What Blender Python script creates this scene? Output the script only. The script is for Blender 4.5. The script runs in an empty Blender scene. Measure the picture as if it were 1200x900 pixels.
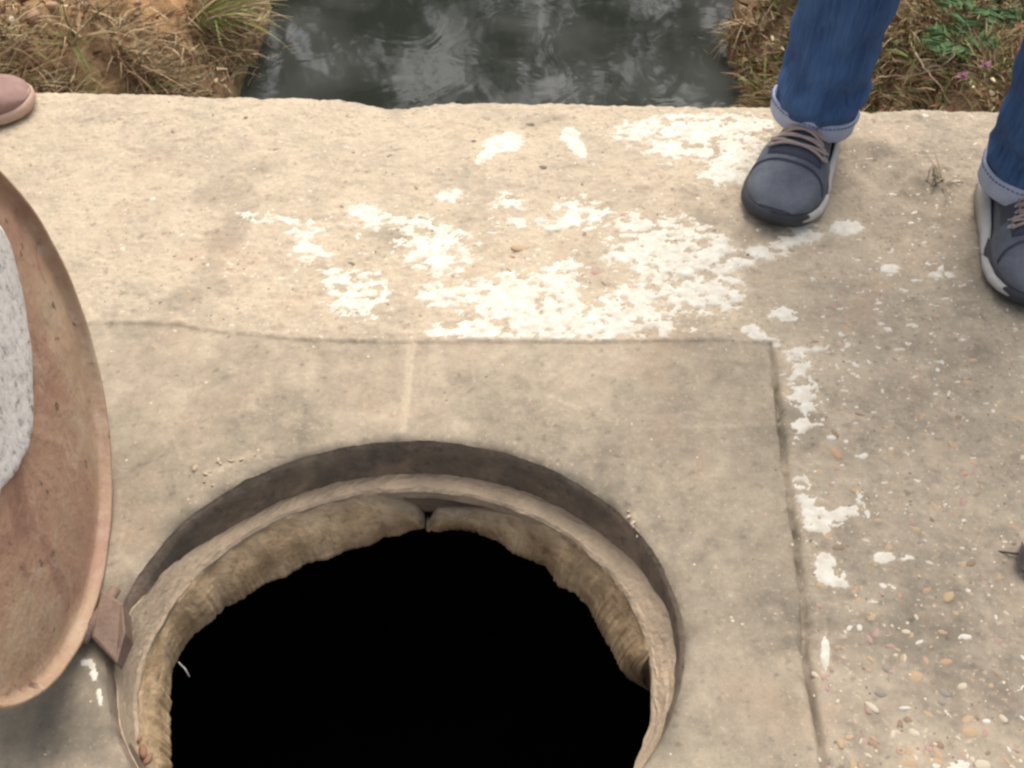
import bpy, math, random
import numpy as np
from mathutils import Vector, Matrix
random.seed(4); RNG = np.random.default_rng(4)
SC = bpy.context.scene; COL = SC.collection
PI = math.pi

# ------------------------------------------------------------ camera
PITCH = math.radians(50); FOC = 1200.0; HC = 1.166
cam = bpy.data.cameras.new('camera'); cam.sensor_width = 36; cam.lens = 36*FOC/1200
cam.clip_start = .02; cam.clip_end = 2000
co = bpy.data.objects.new('camera', cam); COL.objects.link(co)
co.location = (0, 0, HC); co.rotation_euler = (PI/2-PITCH, 0, 0); SC.camera = co
SC.render.resolution_x = 1024; SC.render.resolution_y = 768

# ------------------------------------------------------------ sky, sun, exposure
SUN_EL = math.radians(60); SUN_AZ = math.radians(12)       # azimuth from +y towards +x
w = bpy.data.worlds.new('World'); SC.world = w; w.use_nodes = True
nt = w.node_tree; nt.nodes.clear()
sky = nt.nodes.new('ShaderNodeTexSky'); sky.sky_type = 'NISHITA'; sky.sun_disc = False
sky.sun_elevation = SUN_EL; sky.sun_rotation = SUN_AZ; sky.dust_density = 6; sky.air_density = 1.2; sky.ozone_density = .6
hs = nt.nodes.new('ShaderNodeHueSaturation'); hs.inputs['Saturation'].default_value = .38
bg = nt.nodes.new('ShaderNodeBackground'); bg.inputs['Strength'].default_value = .15
wo = nt.nodes.new('ShaderNodeOutputWorld')
nt.links.new(sky.outputs[0], hs.inputs['Color']); nt.links.new(hs.outputs[0], bg.inputs['Color']); nt.links.new(bg.outputs[0], wo.inputs['Surface'])
sl = bpy.data.lights.new('sun', 'SUN'); sl.energy = 1.1; sl.angle = math.radians(45); sl.color = (1, .90, .78)
so = bpy.data.objects.new('sun', sl); COL.objects.link(so)
sd = Vector((math.sin(SUN_AZ)*math.cos(SUN_EL), math.cos(SUN_AZ)*math.cos(SUN_EL), math.sin(SUN_EL)))
so.rotation_euler = sd.to_track_quat('Z', 'Y').to_euler()
SC.view_settings.view_transform = 'Standard'; SC.view_settings.look = 'None'
SC.view_settings.exposure = 0.66; SC.view_settings.gamma = 1
try: SC.cycles.pixel_filter_type = 'BLACKMAN_HARRIS'; SC.cycles.filter_width = 2.6
except Exception: pass

# ------------------------------------------------------------ measuring: photograph point -> place on a level z
CF = np.array([0, math.cos(PITCH), -math.sin(PITCH)]); CU = np.array([0, math.sin(PITCH), math.cos(PITCH)]); CR = np.array([1., 0, 0])
C0 = np.array([0, 0, HC])
def ray(px, py): return CF*FOC + CR*(px-600) - CU*(py-450)
def at(px, py, z=0.):
    d = ray(px, py); return C0 + d*((z-HC)/d[2])
def on_plane(px, py, p0, n):
    d = ray(px, py); return C0 + d*(np.dot(p0-C0, n)/np.dot(d, n))
def pix(P):
    d = P-C0; z = d@CF; return 600+FOC*(d@CR)/z, 450-FOC*(d@CU)/z

# ------------------------------------------------------------ noise
PERM = np.random.default_rng(11).permutation(256); PERM = np.concatenate([PERM, PERM, PERM])
def vnoise(x, y, seed=0):
    x = np.asarray(x, float); y = np.asarray(y, float)
    xi = np.floor(x).astype(int); yi = np.floor(y).astype(int); fx = x-xi; fy = y-yi
    u = fx*fx*fx*(fx*(fx*6-15)+10); v = fy*fy*fy*(fy*(fy*6-15)+10)
    def g(ix, iy, dx, dy):
        h = PERM[(PERM[(ix+seed*17) & 255] + iy) & 255]*(2*PI/256)
        return np.cos(h)*dx + np.sin(h)*dy
    a = g(xi, yi, fx, fy); b = g(xi+1, yi, fx-1, fy); c = g(xi, yi+1, fx, fy-1); d = g(xi+1, yi+1, fx-1, fy-1)
    return (a*(1-u)+b*u)*(1-v) + (c*(1-u)+d*u)*v
def fbm(x, y, oct=4, seed=0, gain=.5):
    s = 0; a = 1; f = 1
    for i in range(oct):
        s = s + a*vnoise(x*f+7.3*i, y*f-3.1*i, seed+i); a *= gain; f *= 2.03
    return s
def sstep(a, b, x):
    t = np.clip((x-a)/(b-a), 0, 1); return t*t*(3-2*t)

# ------------------------------------------------------------ materials
def mat(name):
    m = bpy.data.materials.new(name); m.use_nodes = True
    return m, m.node_tree, m.node_tree.nodes['Principled BSDF']
def N(t, kind, **k):
    n = t.nodes.new(kind)
    for a, b in k.items():
        if a in n.inputs: n.inputs[a].default_value = b
        else: setattr(n, a, b)
    return n
def ramp(t, src, stops):
    r = t.nodes.new('ShaderNodeValToRGB'); e = r.color_ramp.elements
    while len(e) < len(stops): e.new(.5)
    for i, (p, c) in enumerate(stops):
        e[i].position = p; e[i].color = (*c, 1) if len(c) == 3 else c
    t.links.new(src, r.inputs[0]); return r.outputs[0]
def mix(t, f, a, b, mode='MIX'):
    n = t.nodes.new('ShaderNodeMix'); n.data_type = 'RGBA'; n.blend_type = mode
    for s, v in ((0, f), (6, a), (7, b)):
        if hasattr(v, 'is_output'): t.links.new(v, n.inputs[s])
        else: n.inputs[s].default_value = v if s == 0 else ((*v, 1) if len(v) == 3 else v)
    return n.outputs[2]
def noise(t, scale, detail=4, rough=.55, vec=None, dist=0.):
    n = N(t, 'ShaderNodeTexNoise', Scale=scale, Detail=detail, Roughness=rough, Distortion=dist)
    if vec is None:
        c = t.nodes.get('OC') or t.nodes.new('ShaderNodeTexCoord'); c.name = 'OC'; vec = c.outputs['Object']
    t.links.new(vec, n.inputs['Vector']); return n.outputs['Fac']
def bump(t, b, h, strength=.5, dist=.01, prev=None):
    n = N(t, 'ShaderNodeBump', Strength=strength, Distance=dist); t.links.new(h, n.inputs['Height'])
    if prev is not None: t.links.new(prev, n.inputs['Normal'])
    t.links.new(n.outputs[0], b.inputs['Normal']); return n.outputs[0]
def attr(t, name): n = t.nodes.new('ShaderNodeAttribute'); n.attribute_name = name; return n
def simple(name, c1, c2, scale=8, rough=.8, bs=.4, bd=.004, metal=0., scale2=None, spec=None):
    m, t, b = mat(name)
    n1 = noise(t, scale, 6, .6); n2 = noise(t, scale2 or scale*7, 4, .6)
    c = mix(t, ramp(t, n1, [(.35, (0, 0, 0)), (.65, (1, 1, 1))]), c1, c2)
    c = mix(t, ramp(t, n2, [(.3, (.35,)*3), (.7, (0, 0, 0))]), c, tuple(x*.6 for x in c1))
    t.links.new(c, b.inputs['Base Color']); b.inputs['Roughness'].default_value = rough; b.inputs['Metallic'].default_value = metal
    if spec is not None: b.inputs['Specular IOR Level'].default_value = spec
    p = bump(t, b, n2, bs, bd); return m

def concrete_mat(name, pale, mid, dark, grit=1.):
    m, t, b = mat(name)
    tone = attr(t, 'tone').outputs['Fac']
    n1 = noise(t, 6, 7, .68, dist=.5); n2 = noise(t, 42, 7, .72, dist=.3); n3 = noise(t, 150, 5, .62); n4 = noise(t, 420, 3, .6)
    a = N(t, 'ShaderNodeMath', operation='MULTIPLY_ADD'); t.links.new(n1, a.inputs[0]); a.inputs[1].default_value = 1.3; 
    s = N(t, 'ShaderNodeMath', operation='SUBTRACT'); t.links.new(tone, s.inputs[0]); s.inputs[1].default_value = .65
    t.links.new(s.outputs[0], a.inputs[2])
    a2 = N(t, 'ShaderNodeMath', operation='MULTIPLY_ADD'); t.links.new(n2, a2.inputs[0]); a2.inputs[1].default_value = 1.35
    s2 = N(t, 'ShaderNodeMath', operation='SUBTRACT'); t.links.new(a.outputs[0], s2.inputs[0]); s2.inputs[1].default_value = .675
    t.links.new(s2.outputs[0], a2.inputs[2])
    c = ramp(t, a2.outputs[0], [(0., dark), (.5, mid), (1., pale)])
    # greenish-grey film and pinkish dust in broad patches
    g = noise(t, 7.3, 5, .6, dist=.6)
    c = mix(t, ramp(t, g, [(.55, (0, 0, 0)), (.72, (.45,)*3)]), c, tuple(x*k for x, k in zip(mid, (.86, .95, .92))))
    c = mix(t, ramp(t, g, [(.3, (.4,)*3), (.44, (0, 0, 0))]), c, tuple(x*k for x, k in zip(mid, (1.16, 1.0, .95))))
    # sand grains, pale and dark
    c = mix(t, ramp(t, n3, [(.58, (0, 0, 0)), (.70, (.6*grit,)*3)]), c, tuple(min(.7, x*1.25) for x in pale))
    c = mix(t, ramp(t, n3, [(.27, (.6*grit,)*3), (.40, (0, 0, 0))]), c, tuple(x*.75 for x in dark))
    c = mix(t, ramp(t, n4, [(.3, (.30*grit,)*3), (.6, (0, 0, 0))]), c, dark)
    dn = attr(t, 'dirt_shade').outputs['Fac']
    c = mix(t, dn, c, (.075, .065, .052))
    t.links.new(c, b.inputs['Base Color']); b.inputs['Roughness'].default_value = .92; b.inputs['Specular IOR Level'].default_value = .25
    p = bump(t, b, n2, .4, .003); p = bump(t, b, n3, .45, .0015, p); bump(t, b, n4, .4, .0006, p)
    return m
M = {}
M['slab'] = concrete_mat('slab_concrete', (.50, .412, .302), (.375, .312, .232), (.22, .185, .14))
M['patch'] = concrete_mat('surround_concrete', (.45, .375, .275), (.315, .262, .193), (.175, .150, .115), .9)
m, t, b = mat('white_lime')
n1 = noise(t, 60, 5, .6); n2 = noise(t, 190, 6, .75)
tk = N(t, 'ShaderNodeMath', operation='MULTIPLY_ADD'); t.links.new(n2, tk.inputs[0]); tk.inputs[1].default_value = .9
ts = N(t, 'ShaderNodeMath', operation='SUBTRACT'); t.links.new(attr(t, 'thick').outputs['Fac'], ts.inputs[0]); ts.inputs[1].default_value = .32
t.links.new(ts.outputs[0], tk.inputs[2])
c = mix(t, ramp(t, n1, [(.35, (0, 0, 0)), (.65, (1, 1, 1))]), (.66, .625, .55), (.53, .485, .40)); c = mix(t, ramp(t, n2, [(.28, (.7,)*3), (.42, (0, 0, 0))]), c, (.40, .35, .27))
c = mix(t, ramp(t, tk.outputs[0], [(.08, (0, 0, 0)), (.5, (1, 1, 1))]), (.50, .435, .335), c)
t.links.new(c, b.inputs['Base Color']); b.inputs['Roughness'].default_value = .95; b.inputs['Specular IOR Level'].default_value = .2
bump(t, b, n2, .4, .0008); M['lime'] = m
m, t, b = mat('grimy_rim')
n1 = noise(t, 12, 6, .65, dist=.5); n2 = noise(t, 60, 6, .7); n3 = noise(t, 230, 4, .6)
c = ramp(t, n1, [(.32, (.11, .088, .066)), (.5, (.19, .145, .105)), (.66, (.30, .22, .155))])
c = mix(t, ramp(t, n2, [(.3, (.75,)*3), (.46, (0, 0, 0))]), c, (.06, .053, .045)); c = mix(t, ramp(t, n2, [(.58, (0, 0, 0)), (.7, (.6,)*3)]), c, (.34, .28, .21))
t.links.new(c, b.inputs['Base Color']); b.inputs['Roughness'].default_value = .85
p = bump(t, b, n2, .9, .005); bump(t, b, n3, .6, .0015, p); M['rim'] = m
M['ledge'] = simple('ledge_mortar', (.56, .43, .30), (.40, .31, .215), 22, .9, .9, .003, scale2=130)
m, t, b = mat('lining_mortar')
n1 = noise(t, 16, 6, .62, dist=.4); n2 = noise(t, 70, 6, .65); n3 = noise(t, 260, 3, .6)
c = ramp(t, n1, [(.3, (.22, .145, .08)), (.46, (.43, .30, .17)), (.62, (.60, .44, .27))])
c = mix(t, attr(t, 'red').outputs['Fac'], c, (.27, .125, .085)); c = mix(t, attr(t, 'palecap').outputs['Fac'], c, (.42, .34, .24))
c = mix(t, ramp(t, n2, [(.3, (.55,)*3), (.45, (0, 0, 0))]), c, (.10, .075, .05))
t.links.new(c, b.inputs['Base Color']); b.inputs['Roughness'].default_value = .75
p = bump(t, b, n2, .9, .005); bump(t, b, n3, .5, .0012, p); M['lining'] = m
M['brick_red'] = simple('broken_brick_edge', (.30, .14, .09), (.26, .18, .13), 40, .9, .6, .003)
M['black'] = simple('hole_black', (.03, .03, .032), (.035, .034, .034), 5, .9, .3, .003, spec=.1)  # near-black, keeps the collar and the added box below the hole dark
M['rust'] = None
M['iron'] = simple('dark_iron', (.17, .11, .08), (.27, .185, .14), 30, .6, .5, .002, spec=.4)

# rusty pan of the cover: brown-pink rust with ochre smears, dark pits and pale scrapes
m, t, b = mat('rusty_pan')
n1 = noise(t, 6, 6, .62, dist=.5); n2 = noise(t, 26, 6, .65); n3 = noise(t, 120, 4, .6)
c = ramp(t, n1, [(.28, (.19, .10, .072)), (.45, (.33, .195, .135)), (.58, (.37, .25, .165)), (.72, (.41, .315, .22))])
c = mix(t, ramp(t, n2, [(.55, (0, 0, 0)), (.75, (.6,)*3)]), c, (.46, .36, .27))
c = mix(t, ramp(t, n2, [(.22, (.5,)*3), (.34, (0, 0, 0))]), c, (.19, .105, .08))
c = mix(t, ramp(t, n3, [(.25, (.6,)*3), (.38, (0, 0, 0))]), c, (.09, .05, .035))
t.links.new(c, b.inputs['Base Color']); b.inputs['Roughness'].default_value = .62; b.inputs['Specular IOR Level'].default_value = .35
c = mix(t, ramp(t, noise(t, 40, 3, .5), [(.29, (.85,)*3), (.34, (0, 0, 0))]), c, (.10, .05, .04))
c = mix(t, ramp(t, noise(t, 11, 8, .75, dist=1.5), [(.54, (0, 0, 0)), (.64, (.7,)*3)]), c, (.44, .34, .25))
c = mix(t, ramp(t, noise(t, 17, 8, .75, dist=.8), [(.34, (.65,)*3), (.43, (0, 0, 0))]), c, (.22, .115, .085))
t.links.new(c, b.inputs['Base Color'])
p = bump(t, b, n2, .8, .005); bump(t, b, n3, .7, .0014, p); M['rust'] = m
# speckled grey concrete filling
m, t, b = mat('speckled_filling')
n1 = noise(t, 14, 6, .6); n2 = noise(t, 75, 6, .75); n3 = noise(t, 240, 4, .7)
c = ramp(t, n2, [(.36, (.18, .175, .17)), (.45, (.52, .50, .48)), (.55, (.64, .61, .58)), (.75, (.70, .67, .64))])
c = mix(t, ramp(t, n1, [(.3, (.5,)*3), (.6, (0, 0, 0))]), c, (.48, .455, .43))
t.links.new(c, b.inputs['Base Color']); b.inputs['Roughness'].default_value = .9
p = bump(t, b, n2, .7, .003); bump(t, b, n3, .6, .001, p); M['fill'] = m

def vcol(name, rough=.7, trans=0., extra=.25):
    m, t, b = mat(name); c = attr(t, 'col').outputs['Color']
    n = noise(t, 40, 4, .6)
    c = mix(t, ramp(t, n, [(.3, (extra,)*3), (.65, (0, 0, 0))]), c, (.05, .035, .02))
    t.links.new(c, b.inputs['Base Color']); b.inputs['Roughness'].default_value = rough; b.inputs['Specular IOR Level'].default_value = .2
    return m
M['blade'] = vcol('blade', .7); M['stone'] = vcol('stone', .8, extra=.12)

# earth: orange clay, brown litter, dull green
m, t, b = mat('earth')
clay = attr(t, 'clay').outputs['Fac']
n1 = noise(t, 5, 6, .65); n2 = noise(t, 30, 6, .7); n3 = noise(t, 130, 4, .6)
lit = ramp(t, n2, [(.32, (.055, .033, .02)), (.5, (.18, .115, .065)), (.68, (.29, .20, .115))])
lit = mix(t, ramp(t, n1, [(.52, (0, 0, 0)), (.66, (.6,)*3)]), lit, (.085, .095, .03))
cl = ramp(t, n2, [(.3, (.42, .23, .11)), (.55, (.62, .37, .19)), (.75, (.70, .52, .34))])
c = mix(t, clay, lit, cl)
t.links.new(c, b.inputs['Base Color']); b.inputs['Roughness'].default_value = .95; b.inputs['Specular IOR Level'].default_value = .15
p = bump(t, b, n2, .9, .02); bump(t, b, n3, .7, .005, p); M['earth'] = m
# water
m, t, b = mat('channel_water')
b.inputs['Base Color'].default_value = (.016, .019, .017, 1); b.inputs['Roughness'].default_value = .05; b.inputs['IOR'].default_value = 1.45
n1 = noise(t, 5.5, 3, .5, dist=.8); n2 = noise(t, 26, 2, .5)
p = bump(t, b, n1, .05, .02); bump(t, b, n2, .008, .003, p)
sc = noise(t, 2.6, 3, .55, dist=.35)
c = mix(t, ramp(t, sc, [(.45, (0, 0, 0)), (.7, (1, 1, 1))]), (.020, .023, .018), (.050, .053, .047)); t.links.new(c, b.inputs['Base Color'])  # paler patches in the water's colour stand in for reflected sky
M['water'] = m
# denim
m, t, b = mat('denim')
fade = attr(t, 'fade').outputs['Fac']
n1 = noise(t, 9, 5, .6, dist=.6)
tc = t.nodes['OC']; wv = N(t, 'ShaderNodeTexWave', Scale=260., Distortion=1.2, Detail=1.); wv.bands_direction = 'DIAGONAL'; t.links.new(tc.outputs['Object'], wv.inputs['Vector'])
mp = N(t, 'ShaderNodeMapping'); mp.inputs['Scale'].default_value = (240, 240, 14); t.links.new(tc.outputs['Object'], mp.inputs['Vector'])
n2 = noise(t, 1, 3, .6, vec=mp.outputs[0])
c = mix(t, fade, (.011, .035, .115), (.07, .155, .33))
c = mix(t, ramp(t, n1, [(.42, (0, 0, 0)), (.7, (.6,)*3)]), c, (.03, .08, .20))
c = mix(t, ramp(t, n2, [(.35, (0, 0, 0)), (.75, (.35,)*3)]), c, (.12, .20, .36))
t.links.new(c, b.inputs['Base Color']); b.inputs['Roughness'].default_value = .85; b.inputs['Specular IOR Level'].default_value = .2
p = bump(t, b, wv.outputs['Fac'], .25, .0006); bump(t, b, n1, .5, .006, p); M['denim'] = m
M['cuff'] = simple('denim_inside', (.33, .38, .52), (.44, .48, .60), 30, .9, .4, .001, scale2=320)
M['stitch'] = simple('dark_stitch', (.05, .08, .16), (.09, .13, .22), 60, .9)
M['nubuck'] = simple('slate_nubuck', (.070, .080, .110), (.135, .145, .172), 20, .75, .35, .0012, scale2=220)
M['nubuck_dark'] = simple('navy_panel', (.035, .042, .068), (.055, .064, .092), 24, .7, .35, .001, scale2=220)
M['mesh_toe'] = simple('dark_sole_rubber', (.022, .024, .032), (.035, .038, .048), 40, .6, .3, .001)
M['white_rubber'] = simple('white_midsole', (.50, .48, .46), (.40, .385, .365), 25, .6, .2, .001)
M['lace'] = simple('taupe_lace', (.33, .25, .23), (.42, .33, .30), 60, .9, .5, .0008)
M['mauve'] = simple('mauve_canvas', (.25, .145, .125), (.32, .20, .17), 30, .85, .4, .001, scale2=260)
M['tan_sole'] = simple('tan_rubber', (.50, .34, .26), (.43, .29, .22), 22, .7, .2, .001)
M['khaki'] = simple('brown_cloth', (.12, .095, .07), (.16, .125, .09), 20, .9)
M['shirt'] = simple('grey_shirt', (.22, .23, .25), (.28, .29, .31), 12, .9)
M['shirt2'] = simple('cream_shirt', (.42, .37, .28), (.48, .42, .33), 12, .9)
M['skin'] = simple('skin', (.20, .105, .065), (.24, .13, .08), 15, .55, .15, .001)
M['hair'] = simple('black_hair', (.012, .010, .009), (.02, .016, .014), 60, .6)
M['bark'] = simple('bark', (.10, .075, .05), (.16, .12, .085), 12, .95, .9, .02)
M['leaf'] = vcol('leaf', .6)
M['eye'] = simple('eye_white', (.6, .58, .54), (.55, .52, .5), 20, .3)
M['petal'] = simple('pink_petal', (.55, .26, .36), (.66, .40, .48), 60, .7)

# ------------------------------------------------------------ object helpers
def link(name, me, m=None, parent=None, smooth=True):
    o = bpy.data.objects.new(name, me); COL.objects.link(o)
    if m is not None and not me.materials: me.materials.append(m)
    if parent is not None: o.parent = parent
    if smooth and len(me.polygons): me.polygons.foreach_set('use_smooth', np.ones(len(me.polygons), bool))
    return o
def mesh_np(name, V, Fq, attrs=None, colors=None):
    V = np.asarray(V, np.float32); Fq = np.asarray(Fq, np.int32); k = Fq.shape[1]
    me = bpy.data.meshes.new(name); me.vertices.add(len(V)); me.vertices.foreach_set('co', V.ravel())
    me.loops.add(Fq.size); me.loops.foreach_set('vertex_index', Fq.ravel())
    me.polygons.add(len(Fq)); me.polygons.foreach_set('loop_start', np.arange(0, Fq.size, k, dtype=np.int32))
    for n, a in (attrs or {}).items():
        at_ = me.attributes.new(n, 'FLOAT', 'POINT'); at_.data.foreach_set('value', np.asarray(a, np.float32))
    if colors is not None:
        at_ = me.attributes.new('col', 'FLOAT_COLOR', 'POINT'); at_.data.foreach_set('color', np.asarray(colors, np.float32).ravel())
    me.update(); me.validate(); return me
def pyd(name, vs, fs, m=None, parent=None, smooth=True, sub=0):
    me = bpy.data.meshes.new(name); me.from_pydata([tuple(v) for v in vs], [], fs); me.update()
    o = link(name, me, m, parent, smooth)
    if sub: s = o.modifiers.new('s', 'SUBSURF'); s.levels = s.render_levels = sub
    return o
def tag(o, label=None, cat=None, group=None, kind=None):
    if label: o['label'] = label
    if cat: o['category'] = cat
    if group: o['group'] = group
    if kind: o['kind'] = kind
    return o
def empty(name, loc=(0, 0, 0), rz=0.):
    o = bpy.data.objects.new(name, None); COL.objects.link(o); o.location = loc; o.rotation_euler = (0, 0, rz); o.empty_display_size = .05; return o
def submesh(name, V, Fq, keep, attrs):
    F2 = Fq[keep]; used, inv = np.unique(F2, return_inverse=True)
    return mesh_np(name, V[used], inv.reshape(F2.shape), {k: a[used] for k, a in attrs.items()})
def tube(pts, r, n=8, cap=True):
    pts = [Vector(p) for p in pts]; vs = []; fs = []; rr = r if hasattr(r, '__len__') else [r]*len(pts)
    for i, p in enumerate(pts):
        d = (pts[min(i+1, len(pts)-1)]-pts[max(i-1, 0)]).normalized()
        a = d.orthogonal().normalized() if i == 0 else (a-d*a.dot(d)).normalized()
        bb = d.cross(a)
        for j in range(n):
            th = 2*PI*j/n; vs.append(p+(a*math.cos(th)+bb*math.sin(th))*rr[i])
    for i in range(len(pts)-1):
        for j in range(n): fs.append((i*n+j, i*n+(j+1) % n, (i+1)*n+(j+1) % n, (i+1)*n+j))
    if cap: fs.append(tuple(range(n-1, -1, -1))); fs.append(tuple((len(pts)-1)*n+j for j in range(n)))
    return vs, fs
def loft(rings, closed=True, cap=True):
    n = len(rings[0]); vs = [p for r in rings for p in r]; fs = []
    for i in range(len(rings)-1):
        for j in range(n if closed else n-1): fs.append((i*n+j, i*n+(j+1) % n, (i+1)*n+(j+1) % n, (i+1)*n+j))
    if cap: fs.append(tuple(range(n-1, -1, -1))); fs.append(tuple((len(rings)-1)*n+j for j in range(n)))
    return vs, fs

# ------------------------------------------------------------ manhole geometry (measured on the slab)
MX, MY, MA, MB = -.1414, .5818, .354, .295
SEAT = -.08
def edge_y(x):                       # the broken far edge of the slab
    y = 1.733 - .036*(x+1)
    y = y - .006*np.exp(-((x+.02)/.9)**2) + .010*fbm(x*6, x*0+2, 4, 5) + .005*fbm(x*34, x*0+5, 4, 6)
    y = y - .028*np.exp(-((x+.225)/.075)**2) - .012*np.exp(-((x-.62)/.1)**2)
    return y
# the outline of the surround: its far step and its right joint
STEP = np.array([(-400, 372), (100, 381), (150, 379), (210, 382), (260, 390), (330, 397), (420, 402), (560, 401), (700, 402), (850, 399), (885, 403)], float)
JOINT = np.array([(903, 402), (908, 440), (915, 500), (920, 545), (930, 610), (938, 680), (942, 720), (943, 760), (950, 810), (962, 870), (968, 930), (990, 1150), (1040, 1700)], float)
STEP_G = np.array([at(a, b)[:2] for a, b in STEP]); JOINT_G = np.array([at(a, b)[:2] for a, b in JOINT if b < 1200])
JG = JOINT_G[np.argsort(JOINT_G[:, 1])]
def step_y(x): return np.interp(x, STEP_G[:, 0], STEP_G[:, 1]) + .0022*fbm(x*22, x*0, 3, 8)
def joint_x(y): return np.interp(y, JG[:, 1], JG[:, 0]) + .0028*fbm(y*26, y*0+3, 3, 9)
def hole_r(x, y): # 1 on the rim
    return np.sqrt(((x-MX)/MA)**2+((y-MY)/MB)**2)

S = .0027
xs = np.concatenate([np.linspace(-6, -1.12, 60)[:-1], np.arange(-1.12, 1.12, S), np.linspace(1.12, 6, 60)[1:]])
tt = np.concatenate([np.linspace(-4.5, .27, 50)[:-1], np.arange(.27, 1.74, S)]); Y1 = tt[-1]
X, T = np.meshgrid(xs, tt); EY = edge_y(X)
Yg = np.where(T > 1.5, 1.5+(T-1.5)*(EY-1.5)/(Y1-1.5), T)
# snap the grid to the hole
A = np.arctan2((Yg-MY)/MB, (X-MX)/MA); rr = hole_r(X, Yg)
chip = 1 + .006*fbm(np.cos(A)*6, np.sin(A)*6, 4, 21) + .010*np.clip(fbm(np.cos(A)*5+9, np.sin(A)*5, 3, 23)-.18, 0, 1)
inside = rr < chip
ny, nx = X.shape
idx = np.arange(ny*nx).reshape(ny, nx)
quads = np.stack([idx[:-1, :-1], idx[:-1, 1:], idx[1:, 1:], idx[1:, :-1]], -1).reshape(-1, 4)
ins = inside.ravel()
keep = ~(ins[quads].all(1))
Xs = np.where(inside, MX+MA*chip*np.cos(A), X); Ys = np.where(inside, MY+MB*chip*np.sin(A), Yg)
X, Yg = Xs.ravel(), Ys.ravel()
def height(X, Y):
    jx = joint_x(Y); sy = step_y(X)
    inpatch = (X < jx) & (Y < sy)
    ds = Y-sy; dj = X-jx
    rough = .0013*fbm(X*9, Y*9, 3, 1) + .0009*fbm(X*40, Y*40, 4, 2) + .0008*fbm(X*110, Y*110, 2, 3)
    h_out = .004 + rough*1.9 + .0022*np.clip(fbm(X*70, Y*70, 3, 33), 0, 1)
    h_in = rough*.8
    right = sstep(0, .03, dj)
    k = np.where(dj < 0, sstep(-.0035, .0035, ds), 1.)
    k = np.where(Y > sy, np.maximum(k, sstep(-.0035, .0035, ds)), np.where(dj > 0, sstep(0, .012, dj), sstep(-.0035, .0035, ds)))
    h_right = .003 + rough*1.6
    side = sstep(-.05, .12, X-.40)*1.0
    ho = h_out*(1-side*(Y < 1.3)*.0) ; ho = ho*(1-side)+ (h_right+.003*sstep(1., 1.3, Y))*side
    h = h_in*(1-k)+ho*k
    # cracked joint
    gd = np.abs(dj); wdt = .0032+.0025*np.clip(fbm(Y*18, Y*0+1, 3, 12), -1, 1)
    vis = sstep(1.07, 1.02, Y)
    h = h - vis*.010*np.exp(-(gd/wdt)**2)*(.55+.8*np.clip(fbm(X*30, Y*14, 3, 13)+.4, 0, 1)) + vis*.0018*np.exp(-((dj+.016)/.007)**2)
    # hairline ridge scraped from the step to the hole
    lx = np.interp(Y, [at(472, 500)[1], at(485, 403)[1]], [at(472, 500)[0], at(485, 403)[0]])
    h = h + .0016*np.exp(-((X-lx)/.003)**2)*(Y < sy)*(Y > .9)
    # worn pits on the slab top
    h = h - .002*sstep(.28, .5, fbm(X*15+3, Y*22, 4, 15))*k
    # rounded far edge and hole edge
    e = edge_y(X)-Y; h = h - .010*np.exp(-np.clip(e, 0, 1)/.008)
    q = (hole_r(X, Y)-1)*.32; h = h - .006*np.exp(-np.clip(q, 0, 1)/.006)
    return h, inpatch
Hh, inp = height(X, Yg)
PX, PY = pix(np.stack([X, Yg, Hh], 1))
PXc = np.where((Yg < .2) | (np.abs(X) > 1.2), -999, PX)
# broad tone of the surface: paler, sandier far left; darker right; near darkening painted in for people's shade
tone = .56 + .26*fbm(X*4.5+3, Yg*5.5, 4, 43, .6)*(Yg < 1.15) + .20*fbm(X*11, Yg*14, 4, 41, .65) + .30*sstep(.75, .1, X)*sstep(1.0, 1.2, Yg) - .18*sstep(.15, .75, X) - .10*sstep(1.1, .45, Yg) + .15*fbm(X*2.3, Yg*2.3, 3, 40)
tone = tone - .16*np.exp(-((X-.08)/.12)**2-((Yg-1.42)/.06)**2)*1.0
def pblob(cx, cy, rx, ry, a=0):
    ca, sa = math.cos(math.radians(a)), math.sin(math.radians(a))
    u = ((PXc-cx)*ca+(PY-cy)*sa)/rx; v = (-(PXc-cx)*sa+(PY-cy)*ca)/ry; return u*u+v*v
dirt_shade = np.zeros_like(X)  # one mask for real grime and for shade painted into the colour
dirt_shade += .55*np.exp(-pblob(1090, 215, 55, 28, 10))*np.clip(.6+fbm(X*26, Yg*26, 3, 50), 0, 1.4)
dirt_shade += .30*np.exp(-pblob(1010, 185, 60, 20, 10))
dirt_shade += .60*np.exp(-pblob(40, 850, 110, 55))+.3*np.exp(-pblob(115, 740, 30, 60))  # painted shade under the overhanging cover and around its hinge
dirt_shade += .22*np.exp(-pblob(170, 560, 60, 90)) + .25*np.exp(-pblob(700, 260, 40, 60))*.5  # cover's shade on the slab painted in, and a darker patch mid-slab
ww = (hole_r(X, Yg)-1)*.32
dirt_shade += .45*np.exp(-np.clip(ww, 0, 1)/.008)*np.clip(.5+1.4*fbm(np.cos(A.ravel())*7, np.sin(A.ravel())*7, 3, 52), 0, 1)
dirt_shade += .35*np.exp(-np.clip(ww, 0, 1)/.03)*np.clip(.1+1.6*fbm(X*12, Yg*12, 3, 53), 0, 1)
dirt_shade += .24*np.exp(-np.abs(Yg-step_y(X)+.004)/.0035)*(X < joint_x(Yg))*np.clip(.35+1.2*fbm(X*9, Yg*9, 2, 54), 0, 1)*np.where(X < -.05, 1, .45)  # grime and a thin painted shadow line below the far step
dirt_shade += .55*np.exp(-(np.abs(X-joint_x(Yg))/.004)**2)*(Yg < 1.06)*np.clip(.45+1.5*fbm(X*20, Yg*16, 3, 56), 0, 1)
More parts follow.
